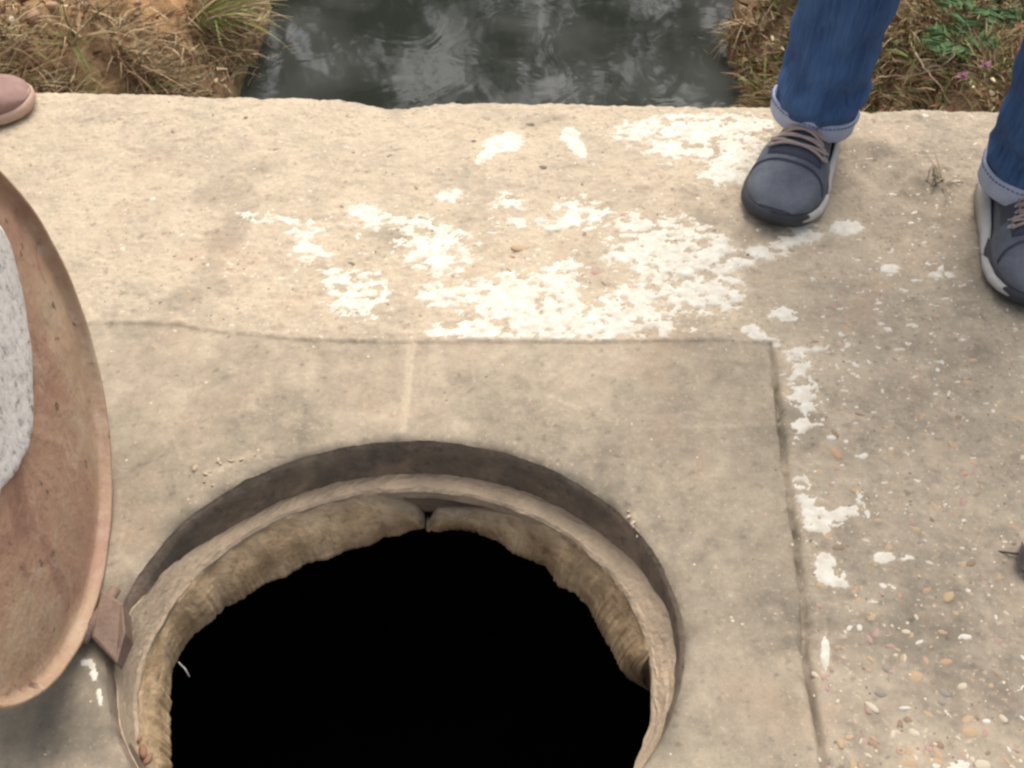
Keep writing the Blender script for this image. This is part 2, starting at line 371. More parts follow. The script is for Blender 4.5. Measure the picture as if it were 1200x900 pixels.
dirt_shade += .16*np.clip(fbm(X*13, Yg*13, 4, 57, .65)-.0, 0, 1)*(Yg < 1.2)+ .35*sstep(.42, .6, fbm(X*55, Yg*75, 2, 58))
dirt_shade += .30*sstep(.25, .6, fbm(X*5+2, Yg*5, 4, 55))
dirt_shade = np.clip(dirt_shade, 0, .85)
V = np.stack([X, Yg, Hh], 1)
# ------------------------------------------------------------ white lime spills: thin crusts lying on the slab
SPILLS = [
 ('long thick white lime splash along the far step of the surround', [(675, 383, 125, 15, -1), (600, 352, 60, 30, 0), (560, 388, 55, 12, 0), (655, 330, 28, 26, 0), (720, 372, 60, 22, 0), (520, 345, 40, 13, 0), (640, 372, 70, 26, 0), (745, 345, 30, 12, 0), (775, 380, 24, 9, 0)]),
 ('broad blotchy white lime splash right of the middle, near the shoe toe', [(790, 300, 60, 42, 10), (842, 345, 28, 24, 0), (745, 262, 20, 12, 0), (765, 285, 50, 25, 0), (830, 300, 34, 26, 0), (800, 345, 40, 18, 0), (850, 310, 22, 10, 0), (730, 300, 25, 8, 0)]),
 ('ragged white lime splash left of the middle of the slab', [(505, 297, 42, 20, 10), (430, 254, 28, 13, 15), (485, 262, 30, 9, 0), (520, 310, 28, 14, 0), (525, 280, 22, 14, 0)]),
 ('faded whitish lime smear nearest the step on the left', [(418, 345, 38, 28, 0), (425, 358, 26, 9, 0), (400, 330, 25, 14, 0)]),
 ('thin pale lime streak farthest left on the slab', [(318, 258, 36, 6, 8), (362, 272, 22, 12, 0), (365, 295, 22, 14, 0)]),
 ('large white lime splash by the blue jeans at the far edge', [(815, 152, 82, 17, 0), (865, 150, 34, 16, 0), (860, 182, 46, 22, 0), (790, 175, 30, 10, 0), (745, 155, 28, 10, 0), (850, 205, 30, 14, 0)]),
 ('small white lime blob with a tail, left of the pair near the far edge', [(590, 168, 22, 10, -8), (572, 180, 16, 6, -35)]),
 ('small oval white lime blob, right of the pair near the far edge', [(668, 160, 10, 9, 0), (676, 172, 13, 7, 50)]),
 ('speckled white lime splash in the centre of the slab', [(595, 238, 20, 12, 0), (683, 250, 32, 18, 10), (660, 262, 30, 9, 0), (600, 262, 18, 6, 0)]),
 ('lone pale lime dab above the ragged splash', [(527, 230, 15, 8, 0)]),
 ('white lime tongue running out just below the shoe toe', [(930, 283, 34, 10, -18), (940, 270, 20, 8, 0), (895, 297, 22, 8, 0), (868, 305, 18, 6, 0)]),
 ('bright white lozenge of lime right of the shoe toe', [(992, 267, 17, 8, 0)]),
 ('white lime dabs at the corner of the surround', [(886, 392, 19, 9, 25), (918, 369, 17, 9, 0), (905, 402, 16, 8, 40), (945, 410, 38, 4, -8)]),
 ('white lime crust along the upper part of the joint', [(936, 432, 13, 20, 0), (942, 468, 18, 30, 0), (940, 500, 13, 14, 0)]),
 ('white lime crust along the middle of the joint', [(945, 585, 12, 28, -20), (958, 612, 20, 24, 0), (985, 603, 18, 9, 0), (1003, 600, 8, 7, 0)]),
 ('white lime crust along the lower part of the joint', [(967, 668, 12, 22, 0), (985, 680, 14, 10, 0)]),
 ('white lime drip beside the foot of the upright cover', [(109, 788, 5, 14, -12), (117, 812, 4, 18, -5), (102, 777, 9, 4, 0)]),
 ('single white lime dab below the white toe of the right shoe', [(1043, 315, 10, 5, 0)]),
 ('forked white lime dab left of the right shoe', [(1105, 322, 16, 4, 0), (1103, 316, 4, 7, 0)]),
 ('small white lime dab low on the right slab', [(1036, 653, 11, 6, 0)]),
 ('thin upright white lime mark lowest beside the joint', [(967, 765, 5, 18, 0)]),
 ('bright white lime patch at the bottom edge of the view', [(1126, 900, 14, 8, 0)]),
]
gx, gy = at(0, 0)[:2], 0
fb1 = fbm(X*36, Yg*54, 5, 70, .70); fb2 = fbm(X*120, Yg*170, 2, 74)
spec = np.clip(fbm(X*60, Yg*80, 3, 77), -1, 1)
best = np.full(len(X), -9.); who = np.full(len(X), -1)
for gi, (lab, bl) in enumerate(SPILLS):
    f = np.full(len(X), -9.)
    for (cx, cy, rx, ry, a) in bl:
        f = np.maximum(f, 1.0-np.sqrt(pblob(cx, cy, rx*1.12, ry*1.12, a)))
    amp = 1.35 if gi not in (6, 7, 11, 17, 19, 20) else .35
    if gi in (3, 4, 8): amp = 1.9
    f = f + (-.24 if gi in (3, 4, 8) else -.20 if 12 <= gi <= 15 else -.14 if amp > 1 else .04) + amp*fb1*np.clip(.45+f, .25, .85)*1.15 + .22*fb2
    b_ = f > best; best = np.where(b_, f, best); who = np.where(b_, gi, who)
best = np.where((Yg < step_y(X)+.002) & (X < joint_x(Yg)+.002) & (PXc > 300), -1, best)
off = np.clip(best, -.5, .35)*.009
off = np.where(off > 0, .0002+off*.28+.00025*fb2, off)
thick = np.clip(best*2.2+.25+.8*fb2, 0, 1)
crust_v = V + np.stack([np.zeros_like(off), np.zeros_like(off), off], 1)
kq = (best[quads] > 0).any(1) & keep
wq = who[quads[:, 0]]
wash = sstep(-.55, .0, best)*(.5+.8*np.clip(fb1+.3, 0, 1))
tone = tone + .30*wash
# pale scrapes and scratches in the skin of the surround
SCR = [([(640, 462), (668, 474), (700, 484), (722, 497)], 2.2, .5), ([(742, 503), (800, 500), (860, 498), (908, 497)], 2., .45), ([(188, 482), (200, 505), (214, 540)], 1.8, .35), ([(482, 404), (478, 450), (471, 502)], 3.6, 2.2), ([(552, 420), (556, 445)], 2., .5), ([(735, 520), (738, 560), (742, 590)], 2.5, .4), ([(240, 555), (262, 548), (290, 536), (318, 527)], 4., .7), ([(745, 600), (738, 612), (752, 630)], 3., .5), ([(150, 600), (140, 640), (152, 660)], 2., .4), ([(270, 430), (330, 440), (380, 436)], 2., .3), ([(820, 560), (860, 552), (890, 556)], 2., .25)]
scr = np.zeros_like(X)
for pl_, w_, a_ in SCR:
    for (ax, ay), (bx, by) in zip(pl_[:-1], pl_[1:]):
        L2 = (bx-ax)**2+(by-ay)**2; u = np.clip(((PXc-ax)*(bx-ax)+(PY-ay)*(by-ay))/L2, 0, 1)
        dd = np.hypot(PXc-ax-u*(bx-ax), PY-ay-u*(by-ay)); scr = np.maximum(scr, a_*np.exp(-(dd/w_)**2)*np.clip(.75+1.3*fb2, 0, 1.3))
tone = tone + .55*scr; dirt_shade = dirt_shade*(1-np.clip(scr, 0, .9))
qi = inp[quads].all(1)
ATT = {'tone': tone, 'dirt_shade': dirt_shade}
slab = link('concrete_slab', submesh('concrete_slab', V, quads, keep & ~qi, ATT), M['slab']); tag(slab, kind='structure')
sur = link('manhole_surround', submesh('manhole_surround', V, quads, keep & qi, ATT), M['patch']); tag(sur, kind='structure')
# broken front face of the slab below its far edge
ex = np.linspace(-6, 6, 900); ey = edge_y(ex); zz = [0, -.012, -.05, -.12, -.2, -.3, -1.6]
eh, _ = height(ex, ey)
rows = [np.stack([ex, ey + (0 if k == 0 else .010*fbm(ex*12, ex*0+z*30, 3, 60)-.004), np.where(k == 0, eh, z) if k == 0 else np.full_like(ex, z)], 1) for k, z in enumerate(zz)]
Vf = np.concatenate(rows); n = len(ex); i0 = np.arange(n-1)
Ff = np.concatenate([np.stack([k*n+i0, (k+1)*n+i0, (k+1)*n+i0+1, k*n+i0+1], 1) for k in range(len(zz)-1)])
o = link('slab_edge', mesh_np('slab_edge', Vf, Ff, {'tone': np.full(len(Vf), .4), 'dirt_shade': np.full(len(Vf), .25)}), M['slab'], slab)

for gi, (lab, bl) in enumerate(SPILLS):
    sel = kq & (wq == gi)
    if sel.sum() < 3: continue
    o = link('lime_spill', submesh('lime_spill', crust_v, quads, sel, {'thick': thick}), M['lime'])
    tag(o, lab, 'lime spill', 'white lime spills on the slab')
# tiny flecks nobody could count
near = np.zeros(len(X))
for (cx, cy, rx, ry) in [(650, 320, 260, 90), (820, 170, 140, 60), (980, 420, 90, 110), (1000, 600, 90, 130), (420, 300, 160, 90), (1080, 350, 120, 150)]:
    near = np.maximum(near, np.exp(-pblob(cx, cy, rx, ry)))
ff = fbm(X*44+.4*vnoise(X*20, Yg*20, 95), Yg*80, 4, 90, .58) - .72 + .30*near
ff = np.where((Yg < step_y(X)) & (X < joint_x(Yg)), ff-.22, ff)
ff = np.where(best > -.05, -1, ff)
kf = (ff[quads] > 0).any(1) & keep & (np.abs(X[quads[:, 0]]) < 1.1) & (Yg[quads[:, 0]] > .28)
off2 = np.clip(ff, -.3, .2)*.006; off2 = np.where(off2 > 0, off2+.0004, off2)
o = link('lime_flecks', submesh('lime_flecks', V+np.stack([off2*0, off2*0, off2], 1), quads, kf, {'thick': np.clip(ff*6+.35, 0, 1)}), M['lime'])
tag(o, 'scattered tiny white lime flecks on the concrete slab', 'flecks', kind='stuff')

# ------------------------------------------------------------ aggregate stones showing in the slab
def pebble_mesh(seed):
    import bmesh
    bm = bmesh.new(); bmesh.ops.create_icosphere(bm, subdivisions=2, radius=1)
    r = random.Random(seed)
    sx, sy = r.uniform(.9, 1.3), r.uniform(.4, .75)
    for v in bm.verts:
        k = 1+.16*float(fbm(np.array(v.co.x*1.7+seed), np.array(v.co.y*1.7+v.co.z), 2, seed))
        v.co = Vector((v.co.x*sx*k, v.co.y*sy*k, v.co.z*.28*k))
    me = bpy.data.meshes.new('stone'); bm.to_mesh(me); bm.free(); return me
PALS = {'tan': (.50, .36, .22), 'orange': (.50, .315, .20), 'pink': (.46, .30, .25), 'cream': (.62, .53, .40), 'grey': (.30, .265, .215), 'white': (.70, .65, .57), 'dark': (.19, .155, .12), 'brown': (.30, .21, .14)}
PMATS = {k: simple('stone_'+k, c, tuple(x*.8 for x in c), 60, .85, .4, .001) for k, c in PALS.items()}
pebs = {k: [] for k in PALS}
for k in PALS:
    for i in range(3):
        me = pebble_mesh(hash(k) % 7 + i*3 if False else (list(PALS).index(k)*3+i)); me.materials.append(PMATS[k]); me.polygons.foreach_set('use_smooth', np.ones(len(me.polygons), bool)); pebs[k].append(me)
def hz(x, y): h, _ = height(np.array([x]), np.array([y])); return float(h[0])
def put_stone(px, py, r, k, a, sink=.35):
    p = at(px, py, 0.004)
    if hole_r(p[0], p[1]) < 1.06: return
    o = bpy.data.objects.new('stone', random.choice(pebs[k])); COL.objects.link(o); o.parent = slab
    o.location = (p[0], p[1], hz(p[0], p[1]) - r*.28*(sink+.3) + .0004); o.scale = (r, r, r); o.rotation_euler = (random.uniform(-.1, .1), random.uniform(-.1, .1), a)
for px, py, r, k, a in [(980, 531, .013, 'orange', -1.0), (1086, 691, .0095, 'orange', .5), (1073, 794, .012, 'tan', .4), (1108, 775, .010, 'orange', .2), (1136, 858, .012, 'tan', 0), (1055, 697, .007, 'orange', 1.2),
    (1012, 533, .009, 'white', .6), (1022, 829, .009, 'cream', -.8), (1177, 842, .007, 'cream', -.9), (1107, 812, .008, 'grey', -.6), (1128, 804, .007, 'cream', .4), (1060, 830, .006, 'white', 0),
    (1070, 858, .008, 'cream', -.6), (1047, 860, .006, 'cream', 1.), (1040, 783, .009, 'grey', -.5), (1031, 811, .010, 'grey', -.4), (1132, 746, .008, 'white', 0), (1078, 752, .006, 'white', .4), (1044, 757, .007, 'pink', 0), (1062, 740, .006, 'cream', 0),
    (1098, 872, .005, 'cream', 0), (1150, 896, .011, 'cream', 0), (1157, 845, .006, 'white', 0), (1004, 575, .007, 'tan', 0), (1030, 610, .006, 'tan', 0), (985, 640, .014, 'brown', .2), (610, 290, .014, 'tan', .1), (597, 300, .010, 'orange', 0), (700, 318, .014, 'pink', 0),
    (1005, 266+40, .006, 'white', 0), (158, 133, .006, 'cream', 0), (83, 246, .006, 'cream', 0), (1083, 137, .008, 'white', 0), (205, 300, .004, 'dark', 0), (245, 338, .004, 'dark', 0), (288, 150, .007, 'cream', 0), (458, 182, .008, 'dark', .4), (622, 145, .008, 'dark', 0), (636, 196, .008, 'dark', 0)]:
    put_stone(px, py, r, k, a)
r_ = random.Random(9)
for i in range(255):
    if i < 195: px, py = r_.uniform(955, 1200), 900-560*r_.random()**1.3
    else: px, py = r_.uniform(10, 880), r_.uniform(125, 395)
    put_stone(px, py, r_.uniform(.0035, .0085 if i < 195 else .0065), r_.choice(['tan', 'cream', 'tan', 'pink', 'brown', 'white', 'tan', 'orange', 'grey', 'pink'] if i < 195 else ['tan', 'cream', 'pink', 'cream', 'brown', 'dark']), r_.uniform(0, 3), .55)
# finer grit, one mesh
gv, gf, gc = [], [], []
base = np.array([(0, 0, .35), (1, 0, 0), (.2, .8, 0), (-.9, .5, 0), (-.8, -.6, 0), (.3, -.9, 0)])
fct = [(0, 1, 2), (0, 2, 3), (0, 3, 4), (0, 4, 5), (0, 5, 1)]
NG = 9000; gxx = RNG.uniform(-1.1, 1.1, NG); gyy = RNG.uniform(.35, 1.70, NG)
gh, gin = height(gxx, gyy)
for i in range(NG):
    if hole_r(gxx[i], gyy[i]) < 1.03 or (gin[i] and RNG.random() < .8) or gyy[i] > edge_y(np.array([gxx[i]]))[0]-.01: continue
    if gxx[i] < .3 and RNG.random() < .45: continue
    s = RNG.uniform(.0009, .0026); a = RNG.uniform(0, 6.28); ca, sa = math.cos(a), math.sin(a)
    bb = base*s*RNG.uniform(.6, 1.3, (6, 1)); n0 = len(gv)
    for q in bb: gv.append((gxx[i]+q[0]*ca-q[1]*sa, gyy[i]+q[0]*sa+q[1]*ca, gh[i]+q[2]+.0001))
    gf += [tuple(n0+j for j in f) for f in fct]
    c = PALS[['tan', 'cream', 'grey', 'pink', 'brown', 'dark', 'cream', 'dark'][RNG.integers(8)]]; gc += [(*c, 1)]*6
o = link('grit', mesh_np('grit', np.array(gv), np.array(gf), colors=np.array(gc)), M['stone'], slab, smooth=False); o['kind'] = 'stuff'

# ------------------------------------------------------------ the manhole: rim, seat, broken lining, shaft
mh = empty('manhole', (MX, MY, 0)); tag(mh, 'open round manhole with broken lining set in the concrete surround', 'manhole')
def loc(p): return (p[0]-MX, p[1]-MY, p[2])
NT = 360
th = np.linspace(0, 2*PI, NT, endpoint=False)
def ell(a, b, z, dx=0, dy=0, nz=0., seed=0, f=6):
    k = 1+nz*fbm(np.cos(th)*f+z*40, np.sin(th)*f, 4, seed)
    zn = z + .35*nz*fbm(np.cos(th)*f*1.3+5, np.sin(th)*f*1.3, 3, seed+3)*.3
    return np.stack([dx+a*k*np.cos(th), dy+b*k*np.sin(th), np.zeros(NT)+zn], 1)
def ring_obj(name, rings, m, parent, cap=False):
    Vr = np.concatenate(rings); k = np.arange(NT); k2 = (k+1) % NT
    Fr = np.concatenate([np.stack([i*NT+k, (i+1)*NT+k, (i+1)*NT+k2, i*NT+k2], 1) for i in range(len(rings)-1)])
    return link(name, mesh_np(name, Vr, Fr), m, parent)
# inner edge of the seat, traced at seat level
INN = [(492, 566), (475, 577), (420, 576), (380, 584), (330, 602), (287, 627), (250, 655), (217, 688), (192, 720), (175, 752), (166, 790), (164, 830), (172, 880), (768, 800), (770, 840), (755, 900), (745, 742), (720, 690), (690, 652), (650, 620), (600, 595), (550, 582), (520, 578)]
G = np.array([at(a, b, SEAT)[:2] for a, b in INN[1:]])
Mm = np.stack([G[:, 0]**2, G[:, 1]**2, G[:, 0], G[:, 1]], 1); s_ = np.linalg.lstsq(Mm, np.ones(len(G)), rcond=None)[0]
icx, icy = -s_[2]/2/s_[0], -s_[3]/2/s_[1]; kk = 1+s_[0]*icx**2+s_[1]*icy**2; ia, ib = math.sqrt(kk/s_[0]), math.sqrt(kk/s_[1])
print('inner ellipse', icx, icy, ia, ib)
IX, IY = icx-MX, icy-MY
thd = np.degrees(th)
LIFT = .052*sstep(132, 178, thd)*sstep(300, 235, thd) + .030*np.maximum(sstep(42, 5, thd), sstep(300, 340, thd))
LIFT = LIFT*(1+.25*fbm(np.cos(th)*5, np.sin(th)*5, 3, 24))
def lifted(r, f): r = r.copy(); r[:, 2] += LIFT*f; return r
ring_obj('rim_wall', [ell(MA*1.012, MB*1.012, -.004, nz=.002), ell(MA*.992, MB*.992, -.012, nz=.008, seed=4), ell(MA*.990, MB*.990, -.03, nz=.012, seed=5), ell(MA*.986, MB*.986, -.055, nz=.012, seed=6), ell(MA*.984, MB*.984, SEAT-.004, nz=.006, seed=7)], M['rim'], mh)
def gritty(r, seed, a=.0012):
    r = r.copy(); k = np.arange(NT); rg_s = np.random.default_rng(seed); r[:, 2] += a*rg_s.normal(size=NT)*.5+a*2*fbm(th*9, th*0+seed, 3, seed); return r
st_ = [ell(MA*1.0, MB*1.0, SEAT-.001)]
for q in (0, .08, .2, .35, .5, .65, .8, .9, .97):
    a_, b_ = MA*.985*(1-q)+ia*1.008*q, MB*.985*(1-q)+ib*1.008*q
    st_.append(gritty(lifted(ell(a_, b_, SEAT+.003*math.sin(PI*q), IX*q, IY*q, .003+.006*q, 8 if q < .5 else 9), (1-q)**1.3), int(q*100)+3, .0011))
st_[0] = lifted(st_[0], 1.)
st_ += [ell(ia, ib, SEAT-.004, IX, IY, .012, 9), ell(ia*1.003, ib*1.003, SEAT-.022, IX, IY, .01, 10), ell(ia*1.05, ib*1.05, SEAT-.026, IX, IY)]
se = ring_obj('seat', st_, M['ledge'], mh); se.data.polygons.foreach_set('use_smooth', np.zeros(len(se.data.polygons), bool))
ring_obj('shaft_wall', [ell(ia*1.03, ib*1.03, SEAT-.02, IX, IY), ell(ia*1.045, ib*1.045, -.15, IX, IY, .02, 11), ell(ia*1.06, ib*1.06, -.165, IX, IY, .02, 12)], M['rim'], mh)
# lining: outline of its lower edge against the dark, traced at its depth
LOW = [(196, 1080), (198, 960), (200, 900), (200, 850), (200, 800), (202, 782), (214, 760), (228, 742), (246, 730), (264, 712), (285, 702), (310, 684), (335, 676), (360, 660), (386, 655), (410, 644), (432, 640), (450, 630), (468, 628), (482, 621), (497, 619)]
LOWR = [(499, 621), (515, 624), (530, 619), (553, 619), (566, 628), (584, 634), (600, 648), (618, 655), (640, 664), (655, 688), (672, 694), (690, 712), (703, 740), (718, 765), (727, 785), (738, 797), (752, 802), (764, 800)]
def densify(P, n):
    P = np.array(P, float); d = np.concatenate([[0], np.cumsum(np.hypot(*np.diff(P, axis=0).T))]); s = np.linspace(0, d[-1], n)
    return np.stack([np.interp(s, d, P[:, 0]), np.interp(s, d, P[:, 1])], 1)
def lining(low, n, seed, topz, zlow=-.175, endcap=False):
    Pn = densify(low, n); rows = []
    for i, (px, py) in enumerate(Pn):
        j = .0 if seed < 0 else 1.0
        q = at(px, py, zlow); a = math.atan2((q[1]-icy)/ib, (q[0]-icx)/ia)
        s = i/(n-1)
        top = np.array([icx+ia*1.004*math.cos(a), icy+ib*1.004*math.sin(a)])
        out = np.array([icx+ia*1.06*math.cos(a), icy+ib*1.06*math.sin(a)])
        rad = math.hypot((q[0]-icx)/ia, (q[1]-icy)/ib)
        tz = topz(px)
        cleft = math.exp(-((px-500)/7)**2)
        tz -= .035*cleft
        inner = q[:2]; 
        if rad > .99: inner = np.array([icx+ia*.985*math.cos(a), icy+ib*.985*math.sin(a)])*.3+q[:2]*.7
        ii = i*150/n; i_ = ii
        nz = .006*fbm(np.array(ii*.11), np.array(seed*1.), 3, seed)
        nz2 = .004*fbm(np.array(ii*.5), np.array(seed+3.), 4, seed+1, .65)
        lf = lambda t, bulge: (top*(1-t)+inner*t) + (top-out)*0 + (np.array([icx, icy])-top)*(bulge+nz*2)
        row = [(*out, tz-.001), (*(top*.5+out*.5), tz+.000), (*lf(0, .0), tz-.001)]
        jag = .011*float(fbm(np.array(ii*.40), np.array(seed+7.), 4, seed+8, .7)); inner = inner + (np.array([icx, icy])-inner)*jag
        for t in (.04, .10, .17, .25, .34, .43, .52, .61, .70, .79, .87, .94):
            bb = .06*math.sin(PI*t)*max(0., 1-rad)*0+.018*math.sin(PI*t)+.012*float(fbm(np.array(ii*.10), np.array(t*1.6), 4, seed+4, .5))
            row.append((*lf(t**1.15, bb), tz-.004+(zlow-tz+.004)*t))
        row += [(*(inner), zlow), (*(inner*.8+out*.2), zlow-.008+nz2), (*(inner*.4+out*.6), zlow-.02+nz2*2), (*out, zlow-.03)]
        rows.append([loc(r) for r in row])
    return loft(rows, closed=True, cap=True)
def topL(px):
    return SEAT-.004 - .055*float(sstep(445, 500, px))
def topR(px):
    return SEAT-.004 - .055*float(sstep(640, 505, px))**.8
vs, fs = lining(LOW, 460, 3, topL); lo = pyd('lining', vs, fs, M['lining'], mh); 
def lin_attr(o, low, n):
    Pn = densify(low, n); nr = len(o.data.vertices)//n; red = np.zeros((n, nr)); pc = np.zeros((n, nr))
    k = np.exp(-((Pn[:, 0]-505)/75)**2)*np.clip(.6+.9*fbm(np.arange(n)*.05, np.zeros(n), 3, 5), 0, 1)
    red[:, 9:nr-2] = k[:, None]*np.linspace(.2, 1, nr-11)[None]
    pc[:, 1:6] = (np.exp(-((Pn[:, 0]-505)/90)**2)*.8)[:, None]
    for nm, a in (('red', red), ('palecap', pc)): q = o.data.attributes.new(nm, 'FLOAT', 'POINT'); q.data.foreach_set('value', np.clip(a, 0, 1).ravel().astype(np.float32))
lin_attr(lo, LOW, 460); lo['label'] = 'long curved mortar lining on the left of the hole'
vs, fs = lining(LOWR, 380, 6, topR); lr = pyd('lining', vs, fs, M['lining'], mh); lin_attr(lr, LOWR, 380); lr['label'] = 'shorter bulging mortar lining on the right of the hole'
def rubble(name, pts, m, parent, r0, seed, z=-.172, label=None):
    vs, fs = [], []; rr = random.Random(seed)
    for px, py in pts:
        j_ = 4 if name == 'mortar_crumb' else 1; p = at(px+rr.uniform(-j_, j_), py+rr.uniform(-j_, j_), z); r = r0*rr.uniform(.35, 1.3); n0 = len(vs)
        ico = pebs['tan'][0]
        me_v = [v.co for v in ico.vertices]; ph = rr.uniform(0, 6)
        for v in me_v:
            x, y = v.x*math.cos(ph)-v.y*math.sin(ph), v.x*math.sin(ph)+v.y*math.cos(ph)
            k = r*(1+.35*float(fbm(np.array(x*2+ph), np.array(y*2+v.z*5), 2, seed)))
            vs.append(loc((p[0]+x*k, p[1]+y*k, p[2]+v.z*2.6*k)))
        fs += [tuple(n0+i for i in f.vertices) for f in ico.polygons]
    o = pyd(name, vs, fs, m, parent)
    if label: o['label'] = label
    return o
0 and rubble('broken_brick', [(452, 627), (464, 620), (474, 616), (484, 612), (491, 615), (444, 633)], M['brick_red'], lo, .010, 2, -.16)
0 and rubble('broken_brick', [(509, 612), (520, 616), (534, 613), (548, 610), (560, 613), (574, 618)], M['brick_red'], lr, .009, 5, -.16)
rubble('loose_mortar', [(724, 700), (730, 710), (734, 722), (739, 733), (738, 744), (745, 752), (746, 762), (750, 770), (747, 779)], M['lining'], lr, .0105, 7, -.150)
# crumbs of mortar on the rim and seat
rubble('mortar_crumb', [(224, 553), (232, 551), (240, 556), (249, 550), (262, 545), (270, 543), (276, 539), (284, 537), (236, 564), (245, 569), (255, 538), (300, 530)], M['ledge'], mh, .0036, 8, .001)
rubble('mortar_crumb', [(742, 612), (746, 618), (735, 605), (739, 600), (750, 626)], M['ledge'], mh, .004, 12, .0)
rubble('mortar_crumb', [(170, 880), (166, 868), (172, 893)], M['brick_red'], mh, .008, 13, -.078)
# a wire end sticking out of the lining
p0, p1 = at(209, 776, -.16), at(222, 793, -.17)
vs, fs = tube([loc(p0), loc((p0+p1)/2+np.array([.002, 0, .003])), loc(p1)], .0011, 6); pyd('wire', vs, fs, M['white_rubber'], mh)
# bolt on the right of the seat
vs, fs = [], []
p = at(798, 884, -.03)
rg = []
for z, r in ((-.045, .011), (-.012, .011), (-.008, .008), (-.006, 0.0001)):
    rg.append([loc((p[0]+r*math.cos(a)*.9, p[1]+1.5*r*math.sin(a), z+.0)) for a in [2*PI*i/14 for i in range(14)]])
vs, fs = loft(rg); pyd('bolt', vs, fs, M['iron'], mh)
# closed box under the slab, added to keep light out of the hole
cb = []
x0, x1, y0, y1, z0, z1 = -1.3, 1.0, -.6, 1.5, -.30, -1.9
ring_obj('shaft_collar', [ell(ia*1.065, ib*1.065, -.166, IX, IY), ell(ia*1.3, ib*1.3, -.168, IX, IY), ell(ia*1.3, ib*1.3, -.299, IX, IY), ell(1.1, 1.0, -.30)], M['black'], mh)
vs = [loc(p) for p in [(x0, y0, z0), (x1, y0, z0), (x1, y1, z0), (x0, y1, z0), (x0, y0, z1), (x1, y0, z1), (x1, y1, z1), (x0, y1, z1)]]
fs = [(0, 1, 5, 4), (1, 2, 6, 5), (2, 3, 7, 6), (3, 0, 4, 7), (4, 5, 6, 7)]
pyd('blackout_box', vs, fs, M['black'], mh, smooth=False)

# ------------------------------------------------------------ the cover, standing open on its hinge
LC = np.array([-.553, .677, .300]); LN = np.array([.99, .114, .083]); LN /= np.linalg.norm(LN); LR = .30
LA = np.cross(LN, [0, 0, 1.]); LA /= np.linalg.norm(LA); LB = np.cross(LA, LN)   # LB is up in the plane
cv = empty('manhole_cover', (LC[0], LC[1], 0)); tag(cv, 'round rusty cover filled with concrete, standing open on its edge beside the manhole', 'manhole cover')
def disc_pt(r, a, d): return LC + (LA*math.cos(a)+LB*math.sin(a))*r + LN*d - np.array([LC[0], LC[1], 0])
prof = [(.284, -.055), (.297, -.052), (.300, -.04), (.3005, 0.0), (.299, .0035), (.2955, .0025), (.2945, -.003), (.291, -.010), (.286, -.0115), (.270, -.009), (.24, -.005), (.20, -.003), (.14, -.003), (.07, -.003), (.0005, -.003)]
rg = []
NA = 180
for r, d in prof:
    row = []
    for i in range(NA):
        a = 2*PI*i/NA; wv = .0012*float(fbm(np.array(math.cos(a)*4+r*9), np.array(math.sin(a)*4), 3, 31))
        row.append(disc_pt(r+wv*.6, a, d + (wv*3 if r < .28 and d > -.03 else wv*.8)))
    rg.append(row)
vs, fs = loft(rg[::-1]); pyd('pan', vs, fs, M['rust'], cv)
# concrete filling, outline traced where it shows, rounded off beyond
FO = [(0, 262), (12, 285), (21, 318), (29, 350), (33, 382), (38, 415), (38, 450), (39, 485), (36, 512), (25, 540), (12, 562), (0, 574)]
pl = LC + LN*(.002)
fp = [on_plane(a, b, pl, LN)-LC for a, b in FO]
ang = np.array([math.atan2(v@LB, v@LA) for v in fp]); rad = np.array([np.linalg.norm(v-LN*(v@LN)) for v in fp])
print('fill ang/rad', ang.round(2), rad.round(3))
rg = []
ua = np.unwrap(ang); lo_, hi_ = min(ua), max(ua); order = np.argsort(ua)
for k, (f, d) in enumerate([(1.01, -.03), (1.0, -.003), (.99, .002), (.96, .0035), (.85, .004), (.7, .004), (.5, .004), (.25, .004), (.002, .004)]):
    row = []
    for i in range(NA):
        a = lo_ + 2*PI*i/NA
        if a <= hi_: r = np.interp(a, ua[order], rad[order])
        else:
            s = (a-hi_)/(2*PI-(hi_-lo_)); r = rad[order][-1]*(1-s)+rad[order][0]*s
            r = r + (.215-r)*min(1, 4*s*(1-s)*1.4)
        r = r*(1+.02*float(fbm(np.array(math.cos(a)*9), np.array(math.sin(a)*9), 4, 35)))
        row.append(disc_pt(r*f, a, d+(.0008*float(fbm(np.array(math.cos(a)*r*f*40), np.array(math.sin(a)*r*f*40), 3, 36)) if f > .9 else 0)))
    rg.append(row)
vs, fs = loft(rg); pyd('concrete_filling', vs, fs, M['fill'], cv)
# hinge lug between cover and rim
def slabby(pts, z0, z1, m, name, parent, o0, bev=.003):
    n = len(pts); vs = []
    for z, k in ((z0, 1.), (z1-bev, 1.), (z1, .88)):
        c = sum(np.array(p[:2]) for p in pts)/n
        for p in pts:
            q = c+(np.array(p[:2])-c)*k; vs.append((q[0]-o0[0], q[1]-o0[1], z+(p[2] if len(p) > 2 and z > z0 else 0)))
    fs = []
    for i in range(2):
        for j in range(n): fs.append((i*n+j, i*n+(j+1) % n, (i+1)*n+(j+1) % n, (i+1)*n+j))
    fs.append(tuple(range(2*n, 3*n))); fs.append(tuple(range(n-1, -1, -1)))
    return pyd(name, vs, fs, m, parent, smooth=False)
lug = [at(118, 690, .03), at(143, 706, .03), at(145, 738, .03), at(131, 768, .03), at(104, 742, .03)]
lug = [(p[0], p[1], dz) for p, dz in zip(lug, (.0, .0, -.004, -.018, -.008))]
slabby(lug, -.01, .03, M['iron'], 'hinge_lug', cv, LC)
p0, p1 = at(96, 752, .018), at(136, 690, .018)
